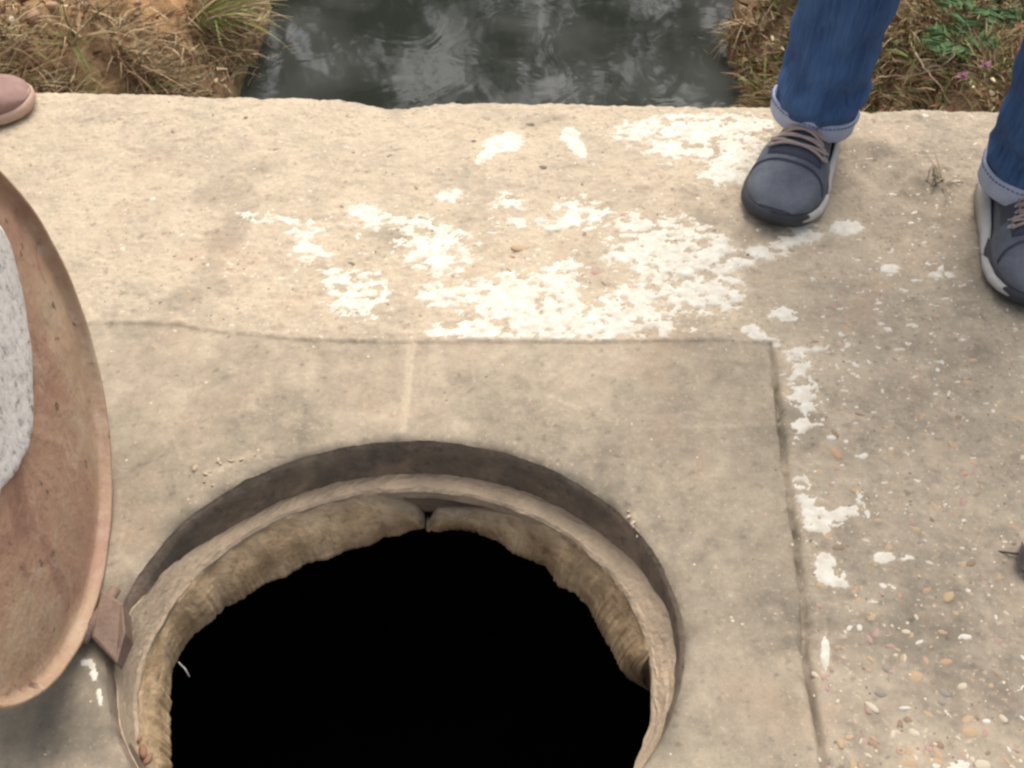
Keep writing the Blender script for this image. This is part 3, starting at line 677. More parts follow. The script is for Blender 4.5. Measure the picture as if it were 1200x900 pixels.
vs, fs = tube([p0-np.array([LC[0], LC[1], 0]), p1-np.array([LC[0], LC[1], 0])], .007, 10); pyd('hinge_pin', vs, fs, M['iron'], cv)

# ------------------------------------------------------------ land, channel, water
WZ = -.48
def xl(y): return np.interp(y, [1.6, 2.0, 2.6, 3.2, 6, 30], [at(270, 85, WZ)[0]+.02, at(275, 80, WZ)[0], at(335, 0, WZ)[0]-.03, -.80, -1.2, -2.5]) + .05*fbm(y*3, y*0, 3, 101)
def xr(y): return np.interp(y, [1.6, 2.0, 2.6, 3.2, 6, 30], [at(872, 90, WZ)[0], at(868, 80, WZ)[0], at(838, 0, WZ)[0], .72, 1.3, 2.5]) + .05*fbm(y*3, y*0+8, 3, 103)
def land(x, y):
    dl = xl(y)-x; dr = x-xr(y); d = np.maximum(dl, dr)
    top = -.07 + .035*fbm(x*2.2, y*2.2, 4, 110) + .3*sstep(3, 14, np.abs(x))*1. + .12*fbm(x*.15, y*.15, 3, 112)*sstep(4, 12, np.hypot(x, y))
    top = np.where(x < 0, top+.03, top-.02)
    prof = WZ-.5 + .55*sstep(-.25, .0, d)
    up = sstep(-.01, .34, d + .05*fbm(x*9, y*9, 3, 113))
    z = prof + (top-(WZ+.05))*up
    z = np.where(d < 0, np.minimum(z, WZ-.02+d*.8), z)
    z = z + .018*fbm(x*14, y*14, 3, 115)*sstep(-.02, .1, d)
    under = (y < 1.74)
    return np.where(under, -2.2, z), d
gx_ = np.concatenate([-np.geomspace(400, 2.2, 46)[:-1], np.arange(-2.2, 2.2, .018), np.geomspace(2.2, 400, 46)[1:]])
gy_ = np.concatenate([np.arange(1.5, 4.2, .018), np.geomspace(4.2, 600, 60)[1:]])
GX, GY = np.meshgrid(gx_, gy_); GZ, GD = land(GX.ravel(), GY.ravel())
GZ = np.where(GY.ravel() < 1.6, -.5, GZ); GZ2 = GZ.copy()
ix = np.arange(GX.size).reshape(GX.shape); Fq = np.stack([ix[:-1, :-1], ix[:-1, 1:], ix[1:, 1:], ix[1:, :-1]], -1).reshape(-1, 4)
def claym(x, y):
    c = sstep(-.86, -1.12, x+.25*(2.1-y))*.95+.8*np.exp(-((x+.92)/.10)**2-((y-2.45)/.18)**2)-.15
    return np.clip(c+.5*fbm(x*6, y*6, 3, 120), 0, 1)
land_me = mesh_np('ground', np.stack([GX.ravel(), GY.ravel(), GZ], 1), Fq[(GY.ravel()[Fq] > 1.62).all(1)], {'clay': claym(GX.ravel(), GY.ravel())*(np.abs(GX.ravel()) < 5)})
g = link('ground', land_me, M['earth']); tag(g, kind='structure')
# land around the slab on the near sides
vs = [(-400, -300, -.05), (400, -300, -.05), (400, -4.4, -.05), (-400, -4.4, -.05), (-400, 1.8, -.05), (-5.95, 1.8, -.05), (-5.95, -4.4, -.05), (5.95, -4.4, -.05), (5.95, 1.8, -.05), (400, 1.8, -.05)]
o = pyd('ground', vs, [(0, 1, 2, 7, 6, 3), (3, 6, 5, 4), (7, 2, 9, 8)], M['earth'], None, smooth=False); tag(o, kind='structure')
wx = np.linspace(-3.5, 3.5, 30); wy = np.linspace(1.62, 40, 60); WX, WY = np.meshgrid(wx, wy)
ix = np.arange(WX.size).reshape(WX.shape); Fq = np.stack([ix[:-1, :-1], ix[:-1, 1:], ix[1:, 1:], ix[1:, :-1]], -1).reshape(-1, 4)
o = link('water', mesh_np('water', np.stack([WX.ravel(), WY.ravel(), np.full(WX.size, WZ)], 1), Fq), M['water']); tag(o, kind='structure')

# ------------------------------------------------------------ grass and plants
def blades(name, roots, dirs, lens, wid, cols, droop, m, parent=None, seg=4, seed=0, kind='stuff'):
    """curved tapered strips: roots (n,3), dirs (n,3) unit, lens (n), wid (n)"""
    rg = np.random.default_rng(seed); n = len(roots); Vv = []; ss = np.linspace(0, 1, seg+1)
    side = np.cross(dirs, rg.normal(size=(n, 3))); side /= np.linalg.norm(side, axis=1)[:, None]+1e-9
    bend = rg.normal(size=(n, 3))*.25; bend[:, 2] = -abs(droop)*(1+.4*rg.normal(size=n))
    for s in ss:
        c = roots+(dirs*s+bend*s*s*.8)*lens[:, None]; wd = (wid*(1-s**1.6)+.0003)[:, None]
        Vv += [c-side*wd, c+side*wd]
    VV = np.stack(Vv, 1).reshape(-1, 3); b0 = (np.arange(n)*2*(seg+1))[:, None]
    Fq = np.concatenate([np.stack([b0[:, 0]+2*k, b0[:, 0]+2*k+1, b0[:, 0]+2*k+3, b0[:, 0]+2*k+2], 1) for k in range(seg)])
    cc = np.repeat(np.concatenate([cols, np.ones((n, 1))], 1)[:, None], 2*(seg+1), 1).reshape(-1, 4)
    o = link(name, mesh_np(name, VV, Fq, colors=cc), m, parent); return o
STRAW = np.array([.55, .43, .26]); DRY = np.array([.36, .24, .14]); GRN = np.array([.13, .17, .045]); OLV = np.array([.23, .21, .08]); RED = np.array([.24, .09, .06]); DK = np.array([.07, .045, .025])
def scatter(n, xr_, yr_, pal, probs, lens, wid, up, seed, name, label, clump=5., dens=None, droop=.5):
    rg = np.random.default_rng(seed); x = rg.uniform(*xr_, n); y = rg.uniform(*yr_, n); z, d = land(x, y)
    cl = fbm(x*clump, y*clump, 3, seed)
    ok = (d > -.02) & (cl + rg.uniform(-.35, .35, n) > -.15) & (y > 1.76)
    if dens is not None: ok &= rg.random(n) < dens(x, y)
    x, y, z = x[ok], y[ok], z[ok]; k = len(x)
    flow = np.stack([fbm(x*clump*.8+20, y*clump*.8, 2, seed+5), fbm(x*clump*.8, y*clump*.8+30, 2, seed+6)], 1)*2.2
    dirs = np.concatenate([flow+rg.normal(size=(k, 2))*.55, np.full((k, 1), up)], 1); dirs /= np.linalg.norm(dirs, axis=1)[:, None]
    P = np.array(pal)[rg.choice(len(pal), k, p=probs)]*rg.uniform(.6, 1.35, (k, 1))
    o = blades(name, np.stack([x, y, z-.004], 1), dirs, rg.uniform(*lens, k)*(1+.6*np.clip(cl[ok], -.5, 1)), rg.uniform(*wid, k), np.clip(P, 0, 1), droop, M['blade'], seed=seed)
    tag(o, label, 'grass', kind='stuff'); return o
scatter(70000, (-1.7, -.40), (1.75, 2.8), [STRAW, DRY, GRN, OLV, DK], [.30, .42, .05, .12, .11], (.03, .11), (.0006, .0016), .55, 201, 'dry_grass', 'dry straw and green grass on the left bank above the dark water',
        dens=lambda x, y: np.clip(1.15-1.3*claym(x, y), .04, 1))
scatter(120000, (.50, 1.7), (1.75, 2.7), [GRN, OLV, DRY, RED, STRAW, DK], [.14, .26, .22, .16, .10, .12], (.02, .07), (.0008, .0022), .6, 202, 'bank_weeds', 'tangled green and reddish weeds on the right bank')
scatter(9000, (-9, 9), (3.1, 12), [STRAW, DRY, GRN, OLV], [.2, .2, .3, .3], (.12, .3), (.003, .007), 1.1, 203, 'bank_grass', 'taller mixed grass farther up both banks')
# litter of dead leaves and twigs on the banks
rg = np.random.default_rng(77); n = 6000; x = rg.uniform(-1.7, 1.8, n); y = rg.uniform(1.77, 2.8, n); z, d = land(x, y); ok = d > -.0; x, y, z = x[ok], y[ok], z[ok]; n = len(x)
dirs = rg.normal(size=(n, 3)); dirs[:, 2] = abs(dirs[:, 2])*.25; dirs /= np.linalg.norm(dirs, axis=1)[:, None]
o = blades('leaf_litter', np.stack([x, y, z+.006], 1), dirs, rg.uniform(.012, .04, n), rg.uniform(.002, .006, n), np.clip(np.array([DRY, RED, STRAW, DK])[rg.integers(0, 4, n)]*rg.uniform(.6, 1.3, (n, 1)), 0, 1), .1, M['blade'], seed=8)
tag(o, 'dead leaves and bits of bark littering both banks', 'leaf litter', kind='stuff')

def tuft(name, p, n, length, wid, pal, lean, spread, label, cat, droop=.6, seed=0, group=None):
    rg = np.random.default_rng(seed); root = empty(name, tuple(p)); tag(root, label, cat, group)
    for i in range(n):
        dr = np.array([lean[0], lean[1], lean[2]])+rg.normal(size=3)*spread; dr[2] = max(dr[2], -.1); dr /= np.linalg.norm(dr)
        o = blades('blade', np.array([[rg.normal()*.012, rg.normal()*.012, 0.]]), dr[None], np.array([length*rg.uniform(.6, 1.15)]), np.array([wid*rg.uniform(.7, 1.2)]),
                   np.clip(np.array(pal)[rg.integers(len(pal))]*rg.uniform(.8, 1.2), 0, 1)[None], droop, M['blade'], root, seg=6, seed=int(rg.integers(1e6)))
    return root
def gp(px, py):     # ground point on the bank seen at this place of the photograph
    z = -.1
    for _ in range(30):
        q = at(px, py, z); z = .5*z+.5*float(land(np.array([q[0]]), np.array([q[1]]))[0][0])
    q = at(px, py, z); return (q[0], q[1], z)
tuft('grass_tuft', gp(250, 22), 46, .26, .0022, [STRAW*1.1, STRAW, OLV*1.5, GRN*1.6], (.55, .3, .8), .38, 'straw green grass tuft highest on the left bank, spraying towards the water', 'grass tuft', .55, 25, 'grass tufts on the banks')
tuft('grass_tuft', gp(225, 30), 40, .30, .0026, [STRAW*.95, OLV*1.3, STRAW, GRN*1.4], (.75, .25, .55), .30, 'pale green grass tuft leaning over the dark water from the left bank', 'grass tuft', .45, 5, 'grass tufts on the banks')
tuft('grass_tuft', gp(85, 50), 36, .17, .0022, [STRAW, DRY, OLV*1.2, GRN*1.2], (.1, -.15, .8), .5, 'yellow green grass tuft by the orange clay, upper left', 'grass tuft', .6, 6, 'grass tufts on the banks')
tuft('grass_tuft', gp(185, 60), 30, .17, .0018, [STRAW*1.1, DRY, STRAW], (.25, -.45, .45), .4, 'straw coloured drooping tuft just behind the slab edge', 'grass tuft', 1., 7, 'grass tufts on the banks')
tuft('grass_tuft', gp(150, 75), 26, .15, .0018, [STRAW, DRY*1.3], (-.2, -.3, .4), .5, 'brown withered tuft at the slab edge left of the straw tuft', 'grass tuft', .9, 17, 'grass tufts on the banks')
tuft('grass_tuft', gp(892, 108), 14, .10, .0032, [GRN*1.8, GRN*1.5, OLV*1.4], (-.5, .15, .6), .35, 'fresh green blades beside the jeans at the water edge', 'grass tuft', .3, 8, 'grass tufts on the banks')
tuft('grass_tuft', gp(880, 30), 40, .15, .0016, [STRAW*.9, DRY, DRY*1.3], (-.35, -.2, .4), .6, 'tangled dry stems hanging above the water, right of the channel', 'grass tuft', .8, 9, 'grass tufts on the banks')
tuft('grass_tuft', gp(1075, 70), 26, .14, .002, [STRAW*.9, OLV*1.3, GRN*1.4], (0, 0, .6), .55, 'loose olive tuft between the two legs in jeans', 'grass tuft', .7, 10, 'grass tufts on the banks')
# feathery green plant at the top right
def fern(p, rz, label, seed, k=6, size=.16):
    rg = np.random.default_rng(seed); root = empty('feathery_plant', p, rz); tag(root, label, 'plant')
    for f in range(k):
        a = 2*PI*f/k+rg.uniform(-.3, .3); n = 22
        L = size*rg.uniform(.75, 1.15); rise = rg.uniform(.5, 1.)
        pts = [(math.cos(a)*L*s, math.sin(a)*L*s, L*rise*(s-.75*s*s)) for s in np.linspace(0, 1, 9)]
        vs, fs = tube(pts, [.0016*(1-.7*s) for s in np.linspace(0, 1, 9)], 5); st = pyd('frond', vs, fs, M['leafg'], root)
        rts, drs, ln = [], [], []
        for i in range(n):
            s = .15+.85*i/n; q = np.array([math.cos(a)*L*s, math.sin(a)*L*s, L*rise*(s-.75*s*s)])
            for sd_ in (-1, 1):
                dv = np.array([-math.sin(a)*sd_+math.cos(a)*.6, math.cos(a)*sd_+math.sin(a)*.6, .1]); rts.append(q); drs.append(dv/np.linalg.norm(dv)); ln.append(.038*math.sin(PI*min(1, s*.9+.1))+.008)
        blades('leaflet', np.array(rts), np.array(drs), np.array(ln), np.full(len(ln), .0026), np.tile(np.array([[.065, .125, .045]]), (len(ln), 1))*rg.uniform(.8, 1.3, (len(ln), 1)), .15, M['blade'], st, seg=3, seed=seed+f)
M['leafg'] = simple('green_stem', (.08, .15, .04), (.11, .18, .05), 30, .6)
fern(gp(1152, 12), .3, 'feathery bright green plant at the top right by the jeans', 31, 8, .15)
fern(gp(1118, 50), 1., 'smaller feathery green plant in front of the bright one', 33, 5, .08)
# two pink flower heads and one pale one
for px, py, lab in ((1148, 91, 'paler pink round flower head nearer the jeans'), (1122, 103, 'dull pink round flower head left of the paler one')):
    p = gp(px, py+3); root = empty('pink_flower', p); tag(root, lab, 'flower', 'pink flowers by the slab edge')
    vs, fs = tube([(0, 0, -.01), (.002, 0, .015), (0, .002, .035)], .001, 5); pyd('stem', vs, fs, M['leafg'], root)
    rt = []; dv = []
    for i in range(70):
        ph = math.acos(1-1.7*(i+.5)/70); a = i*2.4; v = np.array([math.sin(ph)*math.cos(a), math.sin(ph)*math.sin(a), math.cos(ph)]); rt.append(np.array([0, 0, .035])); dv.append(v)
    f = blades('flower_head', np.array(rt), np.array(dv), np.full(70, .0105), np.full(70, .0018), np.tile([[.62, .34, .42]], (70, 1)), .05, M['petal'], root, seg=2)
# dead twigs
def twig(pts, r, label, group='dead twigs on the banks'):
    p0 = pts[0]; root = empty('twig', tuple(p0)); tag(root, label, 'twig', group)
    for k, pp in enumerate([pts] + [[pts[1], pts[1]+(pts[2]-pts[1])*.5+np.array([.03, .02, .03]), pts[1]+np.array([.07, .05, .02])]]):
        q = densify2(pp, 9); vs, fs = tube([tuple(a-p0) for a in q], [r*(1-.6*i/9)*(1 if k == 0 else .6) for i in range(9)], 6); pyd('stem' if k == 0 else 'side_shoot', vs, fs, M['twig'], root)
def densify2(P, n):
    P = np.array(P); d = np.concatenate([[0], np.cumsum(np.linalg.norm(np.diff(P, axis=0), axis=1))]); s = np.linspace(0, d[-1], n)
    Q = np.stack([np.interp(s, d, P[:, i]) for i in range(3)], 1); Q[1:-1] += np.random.default_rng(int(abs(P[0, 0])*1e4)).normal(size=(n-2, 3))*.0025; return Q
M['twig'] = simple('pale_twig', (.36, .27, .19), (.26, .19, .13), 30, .9)
def G3(px, py, dz): p = gp(px, py); return at(px, py, p[2]+dz)
for a in [([G3(1073, 62, .05), G3(1085, 80, .04), G3(1105, 108, .03)], .0022, 'pale forked twig lying in the weeds between the legs'),
          ([G3(1035, 92, .03), G3(1075, 88, .05), G3(1110, 80, .04)], .0015, 'thin level twig crossing the forked twig'),
          ([G3(58, 98, .02), G3(66, 95, .02), G3(74, 92, .03)], .002, 'short pale twig at the slab edge behind the mauve shoe'),
          ([G3(232, 0, .10), G3(243, 22, .09), G3(256, 45, .06)], .002, 'pale stalk slanting through the left grass tuft'),
          ([G3(112, 10, .03), G3(125, 35, .03), G3(133, 60, .03)], .0016, 'brown twig beside the orange clay'),
          ([G3(858, 10, .04), G3(868, 30, .04), G3(880, 62, .02)], .0018, 'dry stalk hanging down the right bank'),
          ([G3(905, 5, .05), G3(890, 30, .05), G3(878, 55, .02)], .0015, 'thin dry stalk crossing the hanging one')]:
    twig([np.array(q) for q in a[0]], a[1], a[2])
# clods of orange clay, upper left
rr = random.Random(3)
for px, py, r, k in [(14, 25, .014, 'cream'), (9, 35, .008, 'cream'), (40, 20, .02, 'orange'), (60, 8, .016, 'orange'), (12, 60, .018, 'orange'), (30, 75, .012, 'tan'), (160, 5, .014, 'orange'), (98, 6, .012, 'pink')]:
    p = gp(px, py); o = bpy.data.objects.new('clay_clod', rr.choice(pebs[k])); COL.objects.link(o); o.location = (p[0], p[1], p[2]+r*.1); o.scale = (r, r, r*2.2); o.rotation_euler = (0, 0, rr.uniform(0, 3)); o.parent = g
    o['label'] = {'cream': 'pale clod', 'orange': 'orange clay clod', 'tan': 'tan clod', 'pink': 'pinkish clod'}[k]
# grassy sprig at the right frame edge and the small dry tuft growing on the slab
lp = at(1203, 658, .008); root = empty('dead_leaf', (lp[0], lp[1], .004)); tag(root, 'dark curled dead leaf with a thin stalk at the right edge of the slab', 'leaf')
vs = []; 
for i in range(13):
    u = i/12-.5; hw = .016*math.cos(PI*u)**.8 if abs(u) < .5 else .0005
    for j in range(7):
        v = j/6*2-1; vs.append((v*hw*.9+.004*math.sin(u*5), u*.055, .006+.010*v*v*(hw/.016)+.004*math.sin(u*7+v)))
fs = [(i*7+j, i*7+j+1, (i+1)*7+j+1, (i+1)*7+j) for i in range(12) for j in range(6)]
M['deadleaf'] = simple('dark_dead_leaf', (.045, .032, .03), (.085, .06, .05), 60, .7, .6, .001)
bl_ = pyd('leaf_blade', vs, fs, M['deadleaf'], root); sm = bl_.modifiers.new('t', 'SOLIDIFY'); sm.thickness = .0008
q0 = at(1170, 646, .004)-np.array([lp[0], lp[1], .004]); vs, fs = tube([tuple(q0), (q0[0]*.5, q0[1]*.5+.002, .006), (-.004, .008, .008)], [.0009, .0016, .0022], 6); pyd('leaf_stalk', vs, fs, M['deadleaf'], root)
p = at(1095, 215); tuft('dry_sprig', (p[0], p[1], .006), 26, .05, .0009, [DRY*.7, DK*1.5, OLV*.7], (0, 0, .35), .8, 'flattened dry moss tuft between the two shoes', 'sprig', .25, 13)

# ------------------------------------------------------------ trees across the channel, seen mirrored in the water
def tree(p, h, r, nl, label, seed):
    rg = np.random.default_rng(seed); root = empty('tree', p); tag(root, label, 'tree', 'trees beyond the channel')
    ps = [(0, 0, -.2)]; 
    for s in np.linspace(.1, .8, 7): ps.append((rg.normal()*.08, rg.normal()*.08, h*s))
    vs, fs = tube(ps, [.14*h/5*(1-.8*i/7) for i in range(8)], 10); tr = pyd('trunk', vs, fs, M['bark'], root)
    cs = []
    for i in range(11):
        a = rg.uniform(0, 2*PI); s = rg.uniform(.35, .8); b0 = np.array([0, 0, h*s]); e = b0+np.array([math.cos(a)*r*rg.uniform(.5, 1), math.sin(a)*r*rg.uniform(.5, 1), h*rg.uniform(.05, .3)])
        q = [tuple(b0+(e-b0)*t+np.array([0, 0, .1*math.sin(PI*t)])) for t in (0, .3, .6, 1)]
        vs, fs = tube(q, [.045, .032, .02, .008], 6); pyd('limb', vs, fs, M['bark'], tr); cs += [(e, r*rg.uniform(.22, .42)) for _ in range(1)]; cs.append(((b0+e)/2, r*rg.uniform(.15, .3)))
    rts = []
    for c, rad_ in cs:
        v = rg.normal(size=(nl//len(cs), 3)); v /= np.linalg.norm(v, axis=1)[:, None]; v *= rad_*rg.uniform(.25, 1.1, (len(v), 1)); v[:, 2] *= .75; rts.append(c+v)
    R_ = np.concatenate(rts); k = len(R_); d = rg.normal(size=(k, 3)); d /= np.linalg.norm(d, axis=1)[:, None]
    blades('crown', R_, d, rg.uniform(.07, .14, k), rg.uniform(.018, .035, k), np.clip(np.array([[.045, .075, .022]])*rg.uniform(.6, 1.5, (k, 1)), 0, 1), .2, M['leaf'], root, seg=2, seed=seed)
for args in [((-1.9, 7.6, 0), 3.7, 1.6, 6000, 'dense low tree on the left bank mirrored in the water', 1), ((1.5, 8.2, 0), 4.5, 1.8, 7500, 'taller tree on the right bank mirrored in the water', 2), ((.0, 15, .1), 7., 2.3, 6000, 'tall tree standing farthest beyond the channel', 3), ((4.6, 9.5, .1), 5.2, 2.2, 6000, 'spreading tree set back from the right bank', 4), ((-5, 10.5, .1), 5.6, 2.3, 6000, 'spreading tree set back from the left bank', 5)]:
    tree(*args)

# ------------------------------------------------------------ people
def shoe(parent, heel, toe, mats, medial, L_extra=1., laces=True, flat=False):
    """heel, toe: ground points (xy); medial: +1 if the inner side is on the right when looking toe-ward"""
    heel = np.array(heel[:2]); toe = np.array(toe[:2]); L = np.linalg.norm(toe-heel); dy = (toe-heel)/L; dx = np.array([dy[1], -dy[0]])
    G0 = .009
    k = L/.30
    def W(p): return (heel[0]+dx[0]*p[0]+dy[0]*p[1], heel[1]+dx[1]*p[0]+dy[1]*p[1], G0+p[2])
    sW = [0, .012, .04, .1, .2, .35, .5, .62, .74, .83, .90, .95, .985, 1.0]
    wW = [.004, .018, .028, .036, .039, .041, .047, .0555, .059, .0565, .049, .038, .022, .003]
    hS = [0, .05, .15, .28, .38, .48, .58, .66, .74, .82, .90, .96, 1.]
    hV = [.072, .088, .092, .092, .094, .094, .088, .077, .067, .060, .051, .039, .022]
    if flat: hV = [.06, .07, .075, .078, .08, .078, .072, .064, .058, .053, .047, .038, .024]
    def wd(s): return float(np.interp(s, sW, wW))*k
    def ht(s): return float(np.interp(s, hS, hV))*k
    def cxo(s): return medial*(.010*math.sin(PI*min(1, s))*k - .004*k) if s < .55 else medial*(.010*math.sin(PI*.55)*k-.004*k + .010*(s-.55)*k)
    def spring(s): return .010*k*max(0, (s-.8)/.2)**2
    def surf(s, t, off=0.):           # t 0..pi over the top from the +x side
        e = .62 + .18*s if s < .7 else .80-.25*(s-.7)/.3
        c, sn = math.cos(t), math.sin(t); zb = .022*k+spring(s)
        x = math.copysign(abs(c)**(e), c)*(wd(s)*1.0)
        z = zb+(ht(s)-zb)*(sn**(e if s > .6 else .75+.2*(1-s)))
        # throat narrower than the sole behind the ball of the foot
        if s < .62: x *= 1-.30*(z/ht(s))**1.5*(1 if s > .1 else s/.1)
        v = np.array([x, 0, z-zb]); nn = np.linalg.norm(v)+1e-9
        x += off*v[0]/nn; z += off*max(.2, v[2]/nn)
        return (cxo(s)+x, s*L, z)
    ss = [0, .008, .02, .04, .07, .11, .16, .22, .28, .34, .4, .45, .5, .54, .58, .62, .66, .7, .74, .78, .82, .86, .9, .93, .955, .975, .99, 1.0]
    NTt = 25
    rings = []
    for s in ss:
        ring = [W(surf(s, PI*j/(NTt-1))) for j in range(NTt)]
        ring += [W((cxo(s)-wd(s)*.9+1.8*wd(s)*q, s*L, .018*k)) for q in (.15, .5, .85)]
        rings.append(ring)
    vs, fs = loft(rings); up = pyd('shoe', vs, fs, mats['upper'], parent)
    # sole
    rings = []
    prof = [(0.93, .0), (1.03, .004), (1.07, .012), (1.06, .022), (1.0, .030), (.9, .031)]
    n = 72; pts = []
    for i in range(n):
        a = i/n
        s = .5-.5*math.cos(2*PI*a) if False else (1-math.cos(PI*min(1, 2*a)))/2 if a < .5 else (1+math.cos(PI*(2*a-1)))/2
        sd_ = 1 if a < .5 else -1; pts.append((s, sd_))
    for f, z in prof:
        ring = []
        for s, sd_ in pts:
            zz_ = z*k*(1-.42*sstep(.45, .8, s))*(1+.55*max(0, (.35-s)/.35)*(z > .01)) + spring(s)*(.6 if z < .01 else 1)+ .004*k*(z > .02)*math.sin(s*9)
            y = (s-.5)*L*(1+ (f-1)*.5)+.5*L
            ring.append(W((cxo(s)+sd_*wd(s)*f + sd_*(.0015), y, zz_)))
        rings.append(ring)
    vs, fs = loft(rings); pyd('sole', vs, fs, mats['sole'], up)
    def strip(t0, t1, s0, s1, off, name, m, n1=10, n2=16, thick=.0015):
        vs = []; nn = 0
        for i in range(n1):
            for j in range(n2):
                u, v = i/(n1-1), j/(n2-1)
                s = s0(v)*(1-u)+s1(v)*u if callable(s0) else s0+(s1-s0)*u; t_ = t0(u)+(t1(u)-t0(u))*v if callable(t0) else t0+(t1-t0)*v
                edge = min(u, 1-u, v, 1-v); vs.append(W(surf(s, t_, off*min(1, edge*8)-.0008)))
        fs = [(i*n2+j, i*n2+j+1, (i+1)*n2+j+1, (i+1)*n2+j) for i in range(n1-1) for j in range(n2-1)]
        o = pyd(name, vs, fs, m, up); sm = o.modifiers.new('t', 'SOLIDIFY'); sm.thickness = thick*.6; sm.offset = 0; return o
    if not flat:
        # white wedge on the inner side, running from heel to ball and again at the toe
        for (sa, sb, hh) in ((.05, .66, .044), (.66, .95, .011)):
            vs = []; m1 = 26
            for i in range(m1):
                s = sa+(sb-sa)*i/(m1-1); e = math.sin(PI*i/(m1-1))**.5 if 0 < i < m1-1 else 0.02
                zt = (.010+hh*(.35+.65*(1-(s-sa)/(sb-sa)) if sa < .1 else 1)*e)*k+spring(s); x0 = cxo(s)+medial*(wd(s)*1.075+.0028+(.006*math.sin(PI*i/(m1-1)) if sa < .1 else .001))
                for q in (0, .5, 1):
                    vs.append(W((x0-medial*.007*q*q*(1.6 if sa < .1 else 1), s*L, .009*k+spring(s)+(zt-.009*k)*q)))
            fs = [(i*3+j, i*3+j+1, (i+1)*3+j+1, (i+1)*3+j) for i in range(m1-1) for j in range(2)]
            o = pyd('midsole_stripe', vs, fs, mats['stripe'], up); sm = o.modifiers.new('t', 'SOLIDIFY'); sm.thickness = .003; sm.offset = 0
        strip(PI*.27, PI*.73, .40, .715, .0022, 'tongue_panel', mats['dark'])
        strip(lambda u: PI*(.10), lambda u: PI*.33, .12, .64, .0032, 'side_panel', mats['dark'])
        strip(lambda u: PI*(.67), lambda u: PI*.90, .12, .64, .0032, 'side_panel', mats['dark'])
        strip(PI*.10, PI*.90, .975, .998, .0026, 'toe_bumper', mats['sole'], 7, 24)
        for s_a, s_b in ((.735, .80), (.745, .81)):
            pts_ = [W(surf(s_b-(s_b-s_a)*math.sin(PI*(.06+.88*v)), PI*(.06+.88*v), .0008)) for v in np.linspace(0, 1, 24)]
            vs, fs = tube(pts_, .0008*k, 5); pyd('seam', vs, fs, mats['dark'], up)
        for s in (.50, .54, .58, .62, .66):
            for t_ in (.28, .72):
                c_ = [W(surf(s+.006*math.cos(q), PI*t_+.10*math.sin(q), .0042)) for q in np.linspace(0, 2*PI, 9)]
                vs, fs = tube(c_, .0010*k, 5); pyd('eyelet', vs, fs, mats['stripe'], up)
        for i, s in enumerate((.50, .54, .58, .62, .66)):
            for q in (-1, 1):
                pts_ = []
                for j in range(9):
                    v = j/8; t_ = PI*(.29+.42*v); pts_.append(W(surf(s+q*.034*(v-.5), t_, .0055+.0025*math.sin(PI*v))))
                vs, fs = tube(pts_, .0023*k, 7); pyd('lace', vs, fs, mats['lace'], up)
    return up
def leg_rings(a, knee, hip, radii, fold, seed, cuff_top):
    """trouser leg from ankle to hip: list of rings"""
    rings = []; n = 64; zs = np.concatenate([np.linspace(0, .30, 40)[:-1], np.linspace(.30, 1, 40)])
    a, knee, hip = map(np.array, (a, knee, hip)); fades = []
    for s in zs:
        c = a+(knee-a)*(s/.5) if s < .5 else knee+(hip-knee)*((s-.5)/.5)
        r = np.interp(s, [0, .06, .2, .5, .8, 1], radii); row = []
        for j in range(n):
            th_ = 2*PI*j/n; st = math.exp(-s/.17)
            # bunching folds above the cuff: oblique rings
            st *= 1; f = fold*st*float(sstep(.012, .06, s))*(math.sin(s*58+2.2*math.sin(th_+seed)+seed)*.45+1.5*float(fbm(np.array(math.cos(th_)*1.1+seed), np.array(math.sin(th_)*1.1+s*10), 3, seed)))
            f += .006*float(fbm(np.array(math.cos(th_)*1.2+seed), np.array(math.sin(th_)*1.2+s*6), 3, seed+3))*(1-st*.3)
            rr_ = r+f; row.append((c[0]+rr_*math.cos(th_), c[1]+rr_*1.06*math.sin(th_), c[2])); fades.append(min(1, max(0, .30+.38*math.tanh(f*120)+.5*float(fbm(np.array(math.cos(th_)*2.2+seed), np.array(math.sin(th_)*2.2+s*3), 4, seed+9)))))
        rings.append(row)
    return rings, fades
